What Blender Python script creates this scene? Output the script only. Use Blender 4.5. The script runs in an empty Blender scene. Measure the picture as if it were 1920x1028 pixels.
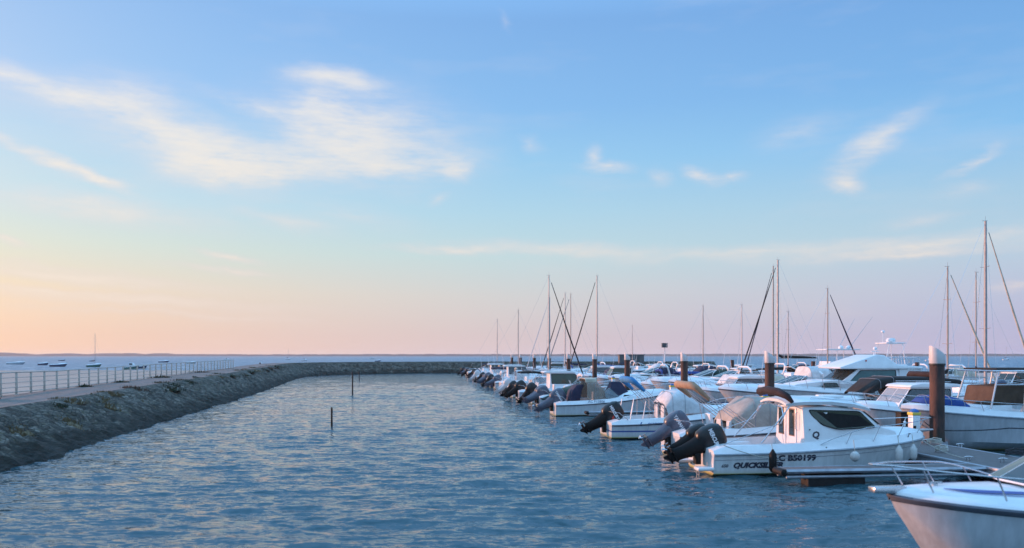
import bpy, math, random
import numpy as np
from mathutils import Vector, Matrix, noise, Euler
R = math.radians
scene = bpy.context.scene
COL = scene.collection
EYE = 3.6                      # camera height above the water
FPX, CXP, HZ = 1500.0, 960.0, 667.0     # focal length / centre / horizon measured in the 1920 px frame

# ------------------------------------------------------------------ camera
cam_d = bpy.data.cameras.new('camera'); cam = bpy.data.objects.new('camera', cam_d); COL.objects.link(cam)
cam.location = (0, 0, EYE); cam.rotation_euler = (R(90), 0, 0)
cam_d.sensor_width = 36.0; cam_d.lens = 36.0*FPX/1920.0
cam_d.shift_y = (HZ-514.0)/1920.0
cam_d.clip_start = 0.1; cam_d.clip_end = 30000
cam_d.dof.use_dof = True; cam_d.dof.focus_distance = 42.0; cam_d.dof.aperture_fstop = 28.1/1000/0.034
scene.camera = cam

def s2l(c): return tuple(((x/255)/12.92 if x/255 <= .04045 else ((x/255+.055)/1.055)**2.4) for x in c)
def hx(h): return s2l(tuple(int(h[i:i+2], 16) for i in (0, 2, 4)))

# ------------------------------------------------------------------ world
world = bpy.data.worlds.new("World"); scene.world = world; world.use_nodes = True
nt = world.node_tree; N = nt.nodes; L = nt.links; N.clear()
SUN_EL, SUN_AZ = R(7.0), R(-69.0)        # azimuth measured from +Y towards +X: the sun stands low on the left
def nn(t, **k):
    n = N.new(t)
    for a, b in k.items(): setattr(n, a, b)
    return n
def mth(op, a, b=None, c=None, clamp=False):
    n = nn('ShaderNodeMath', operation=op, use_clamp=clamp)
    for i, x in enumerate((a, b, c)):
        if x is None: continue
        if isinstance(x, (int, float)): n.inputs[i].default_value = x
        else: L.new(x, n.inputs[i])
    return n.outputs[0]
def mixc(f, a, b, tree=None, bt='MIX'):
    t = tree or nt
    n = t.nodes.new('ShaderNodeMix'); n.data_type = 'RGBA'; n.blend_type = bt
    for i, x in ((0, f), (6, a), (7, b)):
        if isinstance(x, (int, float)): n.inputs[i].default_value = x
        elif isinstance(x, tuple): n.inputs[i].default_value = (*x[:3], 1)
        else: t.links.new(x, n.inputs[i])
    return n.outputs[2]
def ramp(f, stops, tree=None, interp='LINEAR'):
    t = tree or nt
    n = t.nodes.new('ShaderNodeValToRGB'); e = n.color_ramp.elements; n.color_ramp.interpolation = interp
    while len(e) < len(stops): e.new(0.5)
    for x, (p, c) in zip(e, stops): x.position = p; x.color = (*c, 1) if len(c) == 3 else c
    t.links.new(f, n.inputs[0]); return n.outputs[0]
tc = nn('ShaderNodeTexCoord'); sep = nn('ShaderNodeSeparateXYZ'); L.new(tc.outputs['Generated'], sep.inputs[0])
az = mth('ARCTAN2', sep.outputs[0], sep.outputs[1]); el = mth('ARCSINE', sep.outputs[2])
elp = mth('DIVIDE', mth('MAXIMUM', el, 0.0), R(60), clamp=True)
def eld(y): return math.atan((HZ-y)/FPX)/R(60)
ramps = []
for cols in (('fbd0b4', 'f6d0b8', 'f0dcc4', 'd9e2d8', 'c4e0ec', 'b4d8f2', 'a0caf6', '92bff2'),    # west (left)
             ('decace', 'd8c8cc', 'd2d2d4', 'c2dae0', 'b0d6ea', '9accf0', '8abef0', '80b2ea'),     # ahead
             ('bab6d8', 'b8b8d8', 'bcc4dc', 'b6d0e2', 'a8cce6', '8ac2f0', '7cb4ea', '72a8e4')):    # right
    ys = (667, 630, 555, 480, 400, 300, 200, 40)
    st = [(eld(y), hx(c)) for y, c in zip(ys, cols)] + [(R(33)/R(60), (.36, .78, 1.40)), (1.0, (.55, 1.25, 2.15))]
    ramps.append(ramp(elp, st))
azl = mth('MULTIPLY_ADD', az, -1/R(33), 0.0, clamp=True); azr = mth('MULTIPLY_ADD', az, 1/R(33), 0.0, clamp=True)
skyc = mixc(azr, mixc(azl, ramps[1], ramps[0]), ramps[2])
# the unseen eastern sky behind the camera, brightened in blue to light the hull sides
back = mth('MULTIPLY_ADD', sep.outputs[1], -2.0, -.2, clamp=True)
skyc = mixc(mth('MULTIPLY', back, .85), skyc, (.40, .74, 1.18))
# glow round the sun, far out to the left
sdir = Vector((math.sin(SUN_AZ)*math.cos(SUN_EL), math.cos(SUN_AZ)*math.cos(SUN_EL), math.sin(SUN_EL)))
dp = nn('ShaderNodeVectorMath', operation='DOT_PRODUCT'); L.new(tc.outputs['Generated'], dp.inputs[0]); dp.inputs[1].default_value = sdir
glow = mth('POWER', mth('MAXIMUM', dp.outputs['Value'], 0.0), 9.0)
skyc = mixc(mth('MULTIPLY', glow, 0.45), skyc, (1.35, .92, .60))
# clouds: soft streaks placed by compass bearing and height, torn by noise
cv = nn('ShaderNodeCombineXYZ'); L.new(az, cv.inputs[0]); L.new(el, cv.inputs[1])
def wnoise(scale, detail, rough, stretch, rot=0.0):
    mp = nn('ShaderNodeMapping'); mp.inputs['Scale'].default_value = stretch; mp.inputs['Rotation'].default_value = (0, 0, rot); L.new(cv.outputs[0], mp.inputs[0])
    n = nn('ShaderNodeTexNoise'); n.inputs['Scale'].default_value = scale; n.inputs['Detail'].default_value = detail; n.inputs['Roughness'].default_value = rough
    L.new(mp.outputs[0], n.inputs['Vector']); return n
n1 = wnoise(16.0, 6, .6, (1, 2.0, 1))
sv = nn('ShaderNodeVectorMath', operation='SUBTRACT'); L.new(n1.outputs['Color'], sv.inputs[0]); sv.inputs[1].default_value = (.5, .5, .5)
ml = nn('ShaderNodeVectorMath', operation='MULTIPLY_ADD'); L.new(sv.outputs[0], ml.inputs[0]); ml.inputs[1].default_value = (.045, .022, 0); L.new(cv.outputs[0], ml.inputs[2])
dens = None
CL = [  # px, py, half width, half height, tilt (degrees, positive = falls to the right), strength
 (10, 140, 110, 26, 12, .6), (100, 168, 120, 20, 12, .35), (220, 182, 150, 50, -6, .6),
 (610, 146, 95, 20, 2, 1.0), (680, 156, 60, 22, 14, .4), (590, 190, 60, 24, -20, .5), (500, 208, 150, 22, 14, .4),
 (290, 236, 130, 26, 16, .4), (375, 280, 150, 62, 20, 1.1), (400, 315, 110, 42, 0, .8), (470, 320, 170, 30, -6, .6), (560, 290, 210, 44, -14, .6),
 (640, 250, 130, 70, 22, .65), (640, 300, 70, 34, -40, .6), (690, 250, 240, 110, 8, .62), (450, 300, 260, 62, 4, .4), (240, 230, 260, 70, 10, .28), (230, 400, 300, 30, 4, .3), (730, 318, 90, 22, 2, .95), (850, 318, 44, 26, 20, .9), (800, 300, 140, 34, 0, .4),
 (60, 285, 110, 14, 16, .9), (160, 325, 90, 13, 22, .95), (190, 338, 60, 10, 6, .6),
 (150, 385, 190, 36, 8, .35), (540, 415, 120, 20, 10, .4), (660, 405, 140, 26, 8, .25), (18, 452, 52, 11, 14, .8), (430, 480, 70, 9, 8, .7), (430, 506, 110, 8, 4, .8), (100, 500, 200, 10, 4, .3), (150, 522, 320, 16, 3, .7), (220, 562, 420, 14, 2, .5), (330, 590, 300, 8, 2, .4), (80, 545, 260, 8, 2, .5),
 (840, 468, 160, 9, 2, .55), (1060, 468, 260, 18, 2, .6), (1400, 474, 330, 18, -1, .45), (1720, 462, 330, 24, -3, .65), (1700, 480, 260, 10, 0, .5), (1900, 535, 50, 14, 0, .5),
 (1140, 314, 60, 13, 2, .75), (1106, 292, 26, 20, -50, .45), (1310, 330, 40, 18, 25, .9), (1365, 339, 36, 11, -5, .6), (1240, 332, 26, 20, 30, .3),
 (1585, 344, 38, 22, 10, .9), (1610, 290, 90, 34, -35, .35), (1660, 250, 110, 30, -32, .42), (1500, 250, 110, 36, -8, .22), (1820, 303, 60, 14, -28, .6), (1815, 355, 60, 18, 0, .25), (1720, 410, 80, 20, -8, .3), (998, 272, 32, 16, 20, .3), (820, 374, 26, 14, -20, .3), (950, 40, 26, 9, 60, .14)]
for (px, py, rx, ry, rot, stg) in CL:
    a = math.atan((px-CXP)/FPX); e = math.atan((HZ-py)/FPX*math.cos(a))
    mp = nn('ShaderNodeMapping', vector_type='TEXTURE'); L.new(ml.outputs[0], mp.inputs[0])
    mp.inputs['Location'].default_value = (a, e, 0); mp.inputs['Rotation'].default_value = (0, 0, R(-rot))
    mp.inputs['Scale'].default_value = (rx*1.35/FPX*math.cos(a), ry*1.35/FPX*math.cos(a), 1)
    g = nn('ShaderNodeTexGradient', gradient_type='QUADRATIC_SPHERE'); L.new(mp.outputs[0], g.inputs[0])
    dens = mth('MULTIPLY', g.outputs['Fac'], stg*1.4) if dens is None else mth('MULTIPLY_ADD', g.outputs['Fac'], stg*1.4, dens)
n2 = wnoise(15.0, 9, .66, (1, 3.2, 1), R(14)); n3 = wnoise(3.0, 6, .6, (1, 4.5, 1))
n4 = wnoise(22.0, 10, .72, (.8, 7.0, 1), R(-9))
wisp = mth('MAXIMUM', mth('ADD', mth('MULTIPLY_ADD', n2.outputs['Fac'], 3.0, -1.35), mth('MULTIPLY', n4.outputs['Fac'], 1.6)), 0.12)
cl = mth('SUBTRACT', 1.0, mth('POWER', 2.718, mth('MULTIPLY', mth('MULTIPLY', dens, wisp), -1.25)), clamp=True)
# thin veil elsewhere in the sky
veil = mth('MULTIPLY', mth('SUBTRACT', n3.outputs['Fac'], .52, clamp=True), 0.9)
cl = mth('MULTIPLY', mth('ADD', cl, veil, clamp=True), 0.90)
clc = mixc(mth('MULTIPLY', elp, 3.4, clamp=True), mixc(cl, hx('e6d4d2'), hx('f6e4d2')), mixc(cl, hx('dcdcec'), hx('f8f1e6')))
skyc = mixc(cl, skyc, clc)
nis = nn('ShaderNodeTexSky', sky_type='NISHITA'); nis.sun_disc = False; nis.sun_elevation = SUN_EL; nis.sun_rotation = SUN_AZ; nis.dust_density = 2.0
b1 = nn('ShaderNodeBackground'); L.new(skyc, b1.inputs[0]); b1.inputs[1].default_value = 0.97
b2 = nn('ShaderNodeBackground'); L.new(nis.outputs[0], b2.inputs[0]); b2.inputs[1].default_value = 0.05*0.2
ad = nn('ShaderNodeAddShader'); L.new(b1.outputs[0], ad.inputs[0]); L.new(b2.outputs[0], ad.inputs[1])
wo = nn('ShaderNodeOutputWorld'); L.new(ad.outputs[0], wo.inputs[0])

# ------------------------------------------------------------------ sun, exposure
sl = bpy.data.lights.new('sun', 'SUN'); so = bpy.data.objects.new('sun', sl); COL.objects.link(so)
sl.energy = 5.0; sl.angle = R(1.2); sl.color = (1.0, .47, .30)
so.rotation_euler = (-sdir).to_track_quat('-Z', 'Y').to_euler(); so.location = (-30, 0, 40)
vs = scene.view_settings; vs.view_transform = 'Standard'; vs.look = 'None'; vs.exposure = 0.0; vs.gamma = 1.0
cy = scene.cycles; cy.use_denoising = True; cy.max_bounces = 6; cy.transparent_max_bounces = 12
cy.caustics_reflective = False; cy.caustics_refractive = False; cy.sample_clamp_indirect = 4.0; cy.volume_bounces = 0

# ------------------------------------------------------------------ materials
MATS = {}
def mat(name, col, rough=.5, metal=0.0, var=0.0, vscale=3.0, bump=0.0, bscale=20.0, coat=0.0, alpha=1.0, col2=None, spec=.5, stretch=(1, 1, 1)):
    if name in MATS: return MATS[name]
    m = bpy.data.materials.new(name); m.use_nodes = True; t = m.node_tree; p = t.nodes['Principled BSDF']
    p.inputs['Roughness'].default_value = rough; p.inputs['Metallic'].default_value = metal
    p.inputs['Coat Weight'].default_value = coat; p.inputs['Specular IOR Level'].default_value = spec
    p.inputs['Base Color'].default_value = (*col, 1)
    if alpha < 1: p.inputs['Alpha'].default_value = alpha
    tcn = t.nodes.new('ShaderNodeTexCoord'); mp = t.nodes.new('ShaderNodeMapping'); mp.inputs['Scale'].default_value = stretch
    t.links.new(tcn.outputs['Object'], mp.inputs[0])
    if var > 0 or col2:
        n = t.nodes.new('ShaderNodeTexNoise'); n.inputs['Scale'].default_value = vscale; n.inputs['Detail'].default_value = 6; n.inputs['Roughness'].default_value = .65
        t.links.new(mp.outputs[0], n.inputs['Vector'])
        c2 = col2 or tuple(x*(1-var) for x in col)
        t.links.new(ramp(n.outputs['Fac'], [(.35, c2), (.65, col)], t), p.inputs['Base Color'])
        r = t.nodes.new('ShaderNodeMapRange'); r.inputs[3].default_value = min(1, rough*1.35); r.inputs[4].default_value = rough*.8
        t.links.new(n.outputs['Fac'], r.inputs[0]); t.links.new(r.outputs[0], p.inputs['Roughness'])
    if bump > 0:
        n = t.nodes.new('ShaderNodeTexNoise'); n.inputs['Scale'].default_value = bscale; n.inputs['Detail'].default_value = 5
        t.links.new(mp.outputs[0], n.inputs['Vector'])
        b = t.nodes.new('ShaderNodeBump'); b.inputs['Strength'].default_value = bump; b.inputs['Distance'].default_value = .05
        t.links.new(n.outputs['Fac'], b.inputs['Height']); t.links.new(b.outputs[0], p.inputs['Normal'])
    MATS[name] = m; return m
def hullmat(name, col, weed=(.30, .30, .12), stripe=None, zs=(0, 0)):
    """gelcoat with a weedy waterline, vertical grime streaks and an optional coloured stripe"""
    if name in MATS: return MATS[name]
    m = mat(name, col, .28, 0, .20, 1.8, coat=.3, stretch=(3.5, 3.5, .5)); t = m.node_tree; p = t.nodes['Principled BSDF']
    base = p.inputs['Base Color'].links[0].from_socket
    tcn = t.nodes.new('ShaderNodeTexCoord'); sp = t.nodes.new('ShaderNodeSeparateXYZ'); t.links.new(tcn.outputs['Object'], sp.inputs[0])
    def band(z0, z1, soft, c, base):
        a = t.nodes.new('ShaderNodeMapRange'); a.inputs[1].default_value = z0-soft; a.inputs[2].default_value = z0+soft; t.links.new(sp.outputs[2], a.inputs[0])
        b = t.nodes.new('ShaderNodeMapRange'); b.inputs[1].default_value = z1-soft; b.inputs[2].default_value = z1+soft; b.inputs[3].default_value = 1; b.inputs[4].default_value = 0; t.links.new(sp.outputs[2], b.inputs[0])
        mm = t.nodes.new('ShaderNodeMath'); mm.operation = 'MULTIPLY'; t.links.new(a.outputs[0], mm.inputs[0]); t.links.new(b.outputs[0], mm.inputs[1])
        return mixc(mm.outputs[0], base, c, t)
    base = band(-2, .14, .07, tuple(c*.78*k for c, k in zip(col, (1.0, .94, .78))), base)
    base = band(-2, .085, .012, weed, base)
    base = band(-2, .03, .02, (.06, .06, .04), base)
    if stripe: base = band(zs[0], zs[1], .006, stripe, base)
    t.links.new(base, p.inputs['Base Color']); return m

WHITE = mat('gelcoat_white', (.80, .81, .82), .30, var=.12, vscale=2.2, coat=.25)
CREAM = mat('gelcoat_cream', (.76, .72, .62), .32, var=.12, vscale=2.2, coat=.2)
DECKW = mat('deck_nonslip', (.74, .75, .76), .55, var=.16, vscale=3.0, bump=.15, bscale=120)
COCKP = mat('cockpit_liner', (.58, .60, .62), .5, var=.2, vscale=3)
HWHITE = hullmat('hull_white', (.66, .68, .70)); HGREY = hullmat('hull_grey', (.54, .57, .61)); HNAVY = hullmat('hull_navy', (.035, .05, .11))
HBLUE = hullmat('hull_blue', (.06, .13, .30)); HRED = hullmat('hull_red_brown', (.16, .05, .035)); HGREEN = hullmat('hull_green', (.05, .15, .12))
HSTRIPE = hullmat('hull_white_blue_stripe', (.66, .68, .70), stripe=(.04, .08, .30), zs=(.30, .36)); HQ = hullmat('hull_white_weedy', (.70, .71, .71), weed=(.45, .44, .15))
RUB = mat('rubbing_strake', (.10, .10, .12), .6, var=.3, vscale=8); RUBG = mat('rubbing_strake_grey', (.33, .36, .40), .5, var=.3, vscale=8)
STEEL = mat('stainless_steel', (.62, .62, .64), .25, 1.0, var=.15, vscale=10); ALU = mat('mast_aluminium', (.34, .33, .33), .5, .4, var=.15, vscale=4)
MASTW = mat('mast_painted_buff', (.40, .32, .27), .5, var=.15, vscale=4); WOOD = mat('varnished_wood', (.26, .12, .05), .35, var=.4, vscale=6, stretch=(1, 1, 6))
ROPE = mat('rope_pale', (.55, .52, .46), .85, var=.3, vscale=20); ROPED = mat('rope_dark', (.05, .05, .06), .85, var=.3, vscale=20)
RUBBER = mat('black_plastic', (.007, .007, .008), .6, var=.3, vscale=9, spec=.3)
ENGB = mat('engine_black', (.005, .005, .007), .34, var=.3, vscale=6, coat=.15); ENGG = mat('engine_grey', (.085, .095, .135), .3, var=.25, vscale=6, coat=.4)
ENGW = mat('engine_white', (.62, .63, .64), .3, var=.2, vscale=6, coat=.3); ENGN = mat('engine_navy', (.03, .04, .09), .25, var=.25, vscale=6, coat=.4)
GLASSD = mat('tinted_glass', (.022, .030, .026), .06, var=.3, vscale=2, spec=.8); GLASSG = mat('green_tinted_glass', (.045, .062, .038), .10, var=.35, vscale=2.5, spec=.7)
GLASST = mat('teal_tinted_glass', (.03, .11, .11), .08, var=.3, vscale=2, spec=.8); GLASSC = mat('clear_glass', (.30, .36, .40), .05, var=.1, vscale=2, alpha=.38, spec=.8)
CANV = {k: mat('canvas_'+k, c, .9, var=.28, vscale=2.5, bump=.5, bscale=4) for k, c in dict(
    white=(.66, .67, .68), cream=(.56, .50, .40), beige=(.40, .37, .33), blue=(.02, .07, .28), navy=(.022, .022, .055), black=(.014, .013, .013),
    grey=(.25, .27, .29), green=(.02, .055, .045), orange=(.38, .25, .16), brown=(.09, .055, .035), azure=(.04, .22, .46), teal=(.10, .26, .25), plum=(.028, .015, .018)).items()}
VINYL = mat('clear_vinyl_window', (.35, .30, .25), .12, var=.2, vscale=4, alpha=.55)
LET = {k: mat('lettering_'+k, c, .5) for k, c in dict(dark=(.03, .03, .05), white=(.75, .75, .78), blue=(.03, .12, .40), grey=(.35, .38, .44), red=(.5, .04, .02)).items()}
YELLOW = mat('yellow_paint', (.72, .58, .10), .5, var=.15); ORANGE = mat('orange_plastic', (.75, .22, .05), .5, var=.15); BLUEP = mat('blue_plastic', (.03, .13, .40), .4, var=.2)
REDP = mat('red_paint', (.55, .06, .05), .5, var=.15); FENDER = mat('fender_white', (.62, .62, .60), .5, var=.25, vscale=6)

# ------------------------------------------------------------------ mesh helpers
class MB:
    def __init__(s): s.v = []; s.f = []
    def add(s, vs, fs):
        o = len(s.v); s.v += [tuple(x) for x in vs]; s.f += [tuple(i+o for i in f) for f in fs]; return s
    def box(s, c, d, rz=0.0, ry=0.0):
        hx_, hy, hz = d[0]/2, d[1]/2, d[2]/2
        m = Matrix.Translation(c) @ Matrix.Rotation(rz, 4, 'Z') @ Matrix.Rotation(ry, 4, 'Y')
        vs = [m @ Vector((x*hx_, y*hy, z*hz)) for x in (-1, 1) for y in (-1, 1) for z in (-1, 1)]
        return s.add(vs, [(0, 1, 3, 2), (4, 6, 7, 5), (0, 4, 5, 1), (2, 3, 7, 6), (0, 2, 6, 4), (1, 5, 7, 3)])
    def loft(s, secs, closed=True, caps=True):
        n = len(secs[0]); vs = [p for q in secs for p in q]; fs = []
        for i in range(len(secs)-1):
            for j in range(n if closed else n-1):
                k = (j+1) % n; fs.append((i*n+j, i*n+k, (i+1)*n+k, (i+1)*n+j))
        if caps and closed: fs += [tuple(range(n))[::-1], tuple(range((len(secs)-1)*n, len(secs)*n))]
        return s.add(vs, fs)
    def tube(s, pts, r, n=6, caps=True):
        pts = [Vector(p) for p in pts]; rr = r if isinstance(r, (list, tuple)) else [r]*len(pts); secs = []
        for i, p in enumerate(pts):
            d = (pts[min(i+1, len(pts)-1)]-pts[max(i-1, 0)]).normalized()
            a = d.cross(Vector((0, 0, 1)));  a = d.cross(Vector((0, 1, 0))) if a.length < .3 else a
            a.normalize(); b = d.cross(a).normalized()
            secs.append([p+(a*math.cos(2*math.pi*k/n)+b*math.sin(2*math.pi*k/n))*rr[i] for k in range(n)])
        return s.loft(secs, True, caps)
    def prism(s, prof, w, yc=0.0):
        """side profile [(x,z)] made solid in y; w = half width or function (x,z)"""
        f = w if callable(w) else (lambda x, z: w)
        a = [(x, yc-f(x, z), z) for x, z in prof]; b = [(x, yc+f(x, z), z) for x, z in prof]
        return s.loft([a, b])
    def lathe(s, prof, c=(0, 0, 0), n=12, axis='z'):
        secs = []
        for r, h in prof:
            ring = []
            for k in range(n):
                a = 2*math.pi*k/n; x, y = r*math.cos(a), r*math.sin(a)
                v = (x, y, h) if axis == 'z' else ((h, x, y) if axis == 'x' else (x, h, y))
                ring.append((v[0]+c[0], v[1]+c[1], v[2]+c[2]))
            secs.append(ring)
        return s.loft(secs)
    def ell(s, c, d, n=10, m=7):
        return s.lathe([(max(.001, math.sin(math.pi*i/m))*1.0, -math.cos(math.pi*i/m)) for i in range(m+1)], (0, 0, 0), n).xf_last(Matrix.Translation(c) @ Matrix.Diagonal((*d, 1)), (m+1)*n)
    def xf_last(s, M, k):
        s.v[-k:] = [tuple(M @ Vector(p)) for p in s.v[-k:]]; return s
    def xf(s, M): return s.xf_last(M, len(s.v))
    def slab(s, quad, t=.012):
        q = [Vector(p) for p in quad]; n = (q[1]-q[0]).cross(q[-1]-q[0]).normalized()*t
        k = len(q); return s.add([*q, *[p+n for p in q]], [tuple(range(k))[::-1], tuple(range(k, 2*k))]+[(i, (i+1) % k, k+(i+1) % k, k+i) for i in range(k)])
    def build(s, name, m, parent=None, smooth=40, bevel=0.0, seg=2, loc=None, rz=None):
        me = bpy.data.meshes.new(name); me.from_pydata(s.v, [], s.f); me.validate(); 
        import bmesh
        b = bmesh.new(); b.from_mesh(me); bmesh.ops.recalc_face_normals(b, faces=b.faces)
        if bevel > 0:
            es = [e for e in b.edges if len(e.link_faces) == 2 and e.calc_face_angle(0) > R(28)]
            bmesh.ops.bevel(b, geom=es, offset=bevel, segments=seg, affect='EDGES', profile=.5, clamp_overlap=True)
        b.to_mesh(me); b.free()
        me.materials.append(m)
        if smooth:
            me.polygons.foreach_set('use_smooth', [True]*len(me.polygons)); me.set_sharp_from_angle(angle=R(smooth))
        o = bpy.data.objects.new(name, me); COL.objects.link(o)
        if parent: o.parent = parent
        if loc is not None: o.location = loc
        if rz is not None: o.rotation_euler.z = rz
        return o
def tag(o, label=None, cat=None, group=None, kind=None):
    if label: o['label'] = label
    if cat: o['category'] = cat
    if group: o['group'] = group
    if kind: o['kind'] = kind
    return o
def thing(name, label, cat, loc, rz=0.0, group=None, mesh=None):
    o = bpy.data.objects.new(name, mesh); COL.objects.link(o); o.location = loc; o.rotation_euler = (0, 0, rz)
    return tag(o, label, cat, group)
_fonts = {}
def text_mb(txt, size, shear=0.0, bold=0.0, spacing=1.0):
    cu = bpy.data.curves.new('t', 'FONT'); cu.body = txt; cu.size = size; cu.shear = shear; cu.offset = bold; cu.space_character = spacing; cu.resolution_u = 2
    o = bpy.data.objects.new('t', cu); COL.objects.link(o)
    bpy.context.view_layer.update()
    me = bpy.data.meshes.new_from_object(o.evaluated_get(bpy.context.evaluated_depsgraph_get()))
    v = [tuple(p.co) for p in me.vertices]; f = [tuple(p.vertices) for p in me.polygons]
    bpy.data.objects.remove(o); bpy.data.curves.remove(cu); bpy.data.meshes.remove(me)
    return v, f
# the marina grid: `off` runs from the channel across the pontoons, y is the depth ahead of the camera
PH = math.atan(.1167); cP, sP = math.cos(PH), math.sin(PH)
def P(off, y, z=0.0): return Vector((off-.1167*y, y, z))
# ------------------------------------------------------------------ water
rng = np.random.default_rng(5)
rows = [-400, -150, -60, -30, -14, -5, 0, 3.0]
y = 5.0
while y < 330: rows.append(y); y *= 1.0042
while y < 14000: rows.append(y); y *= 1.09
rows = np.array(rows); nc = 760
u = np.linspace(-1, 1, nc); Yg, Ug = np.meshgrid(rows, u, indexing='ij')
Xg = Ug*(np.abs(Yg)*.95+12)
H = np.zeros_like(Xg); dy = np.gradient(rows)[:, None]; dx = (np.abs(Yg)*.95+12)*2/nc
for i in range(70):
    lam = .36*1.052**i; th = rng.normal(R(95), R(19)); k = 2*math.pi/lam
    amp = .0066*lam**.9*(1.0 if lam < 1.4 else .32 if lam < 4 else .10)
    fade = np.clip(1.5-2.2*np.maximum(dy*abs(math.sin(th)), dx*abs(math.cos(th)))/lam*1.6, 0, 1)
    H += amp*fade*np.sin(k*(Xg*math.cos(th)+Yg*math.sin(th))+rng.uniform(0, 6.28)+1.1*np.sin(Xg*.13+i)+.9*np.sin(Yg*.11+2*i))
calm = .65+.5*np.sin(Xg*.09+1.3*np.sin(Yg*.05))*np.sin(Yg*.07+1.0*np.sin(Xg*.06))
H *= np.clip(calm, .35, 1.2)
H[rows < 3.5] = 0
vs_ = np.stack([Xg, Yg, H], -1).reshape(-1, 3); nr = len(rows)
ii = np.arange(nr*nc).reshape(nr, nc)
fs_ = np.stack([ii[:-1, :-1], ii[:-1, 1:], ii[1:, 1:], ii[1:, :-1]], -1).reshape(-1, 4)
me = bpy.data.meshes.new('water'); me.vertices.add(len(vs_)); me.vertices.foreach_set('co', vs_.ravel())
me.loops.add(fs_.size); me.loops.foreach_set('vertex_index', fs_.ravel()); me.polygons.add(len(fs_))
me.polygons.foreach_set('loop_start', np.arange(0, fs_.size, 4)); me.polygons.foreach_set('loop_total', np.full(len(fs_), 4)); me.update()
me.polygons.foreach_set('use_smooth', [True]*len(me.polygons))
water = bpy.data.objects.new('water', me); COL.objects.link(water); tag(water, kind='structure')
wm = bpy.data.materials.new('sea_water'); wm.use_nodes = True; t = wm.node_tree; p = t.nodes['Principled BSDF']
p.inputs['Base Color'].default_value = (.05, .12, .15, 1); p.inputs['Roughness'].default_value = .18; p.inputs['IOR'].default_value = 1.333
g = t.nodes.new('ShaderNodeNewGeometry'); prev = g.outputs['Normal']
# wind ripples finer than the mesh: slopes added straight to the normal, so that they hold out to the horizon
for sc_, st_, k_ in ((.22, (.7, 1.6, 1), (.04, .07, 0)), (4.0, (.4, 1.5, 1), (.15, .50, 0)), (10.0, (.45, 1.4, 1), (.2, .60, 0))):
    mp = t.nodes.new('ShaderNodeMapping'); mp.inputs['Scale'].default_value = st_; mp.inputs['Rotation'].default_value = (0, 0, R(7)); t.links.new(g.outputs['Position'], mp.inputs[0])
    n = t.nodes.new('ShaderNodeTexNoise'); n.inputs['Scale'].default_value = sc_; n.inputs['Detail'].default_value = 2; n.inputs['Distortion'].default_value = .5; t.links.new(mp.outputs[0], n.inputs['Vector'])
    a_ = t.nodes.new('ShaderNodeVectorMath'); a_.operation = 'SUBTRACT'; a_.inputs[1].default_value = (.5, .5, .5); t.links.new(n.outputs['Color'], a_.inputs[0])
    b = t.nodes.new('ShaderNodeVectorMath'); b.operation = 'MULTIPLY_ADD'; b.inputs[1].default_value = tuple(2.0*q for q in k_); t.links.new(a_.outputs[0], b.inputs[0]); t.links.new(prev, b.inputs[2])
    prev = b.outputs[0]
# the open bay beyond the breakwater is rougher, bluer and flecked with foam
sw = t.nodes.new('ShaderNodeSeparateXYZ'); t.links.new(g.outputs['Position'], sw.inputs[0])
def mrw(sock, a, b, c=0.0, d=1.0):
    r = t.nodes.new('ShaderNodeMapRange'); r.inputs[1].default_value = a; r.inputs[2].default_value = b; r.inputs[3].default_value = c; r.inputs[4].default_value = d; t.links.new(sock, r.inputs[0]); return r.outputs[0]
mx = t.nodes.new('ShaderNodeMath'); mx.operation = 'MAXIMUM'; t.links.new(mrw(sw.outputs[1], 168, 190), mx.inputs[0]); t.links.new(mrw(sw.outputs[0], -50, -60), mx.inputs[1])
ro = t.nodes.new('ShaderNodeMapRange'); ro.inputs[3].default_value = .06; ro.inputs[4].default_value = .42; t.links.new(mx.outputs[0], ro.inputs[0]); t.links.new(ro.outputs[0], p.inputs['Roughness'])
mpf = t.nodes.new('ShaderNodeMapping'); mpf.inputs['Scale'].default_value = (.2, .42, 1); t.links.new(g.outputs['Position'], mpf.inputs[0])
nf = t.nodes.new('ShaderNodeTexNoise'); nf.inputs['Scale'].default_value = 1.0; nf.inputs['Detail'].default_value = 7; nf.inputs['Roughness'].default_value = .72; t.links.new(mpf.outputs[0], nf.inputs['Vector'])
fo_ = t.nodes.new('ShaderNodeMath'); fo_.operation = 'MULTIPLY'; t.links.new(mrw(nf.outputs['Fac'], .53, .62), fo_.inputs[0]); t.links.new(mx.outputs[0], fo_.inputs[1])
t.links.new(mixc(fo_.outputs[0], mixc(mx.outputs[0], (.034, .085, .105), (.065, .15, .21), t), (.62, .66, .70), t), p.inputs['Base Color'])
nz = t.nodes.new('ShaderNodeVectorMath'); nz.operation = 'NORMALIZE'; t.links.new(prev, nz.inputs[0])
t.links.new(nz.outputs[0], p.inputs['Normal']); me.materials.append(wm)

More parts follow.
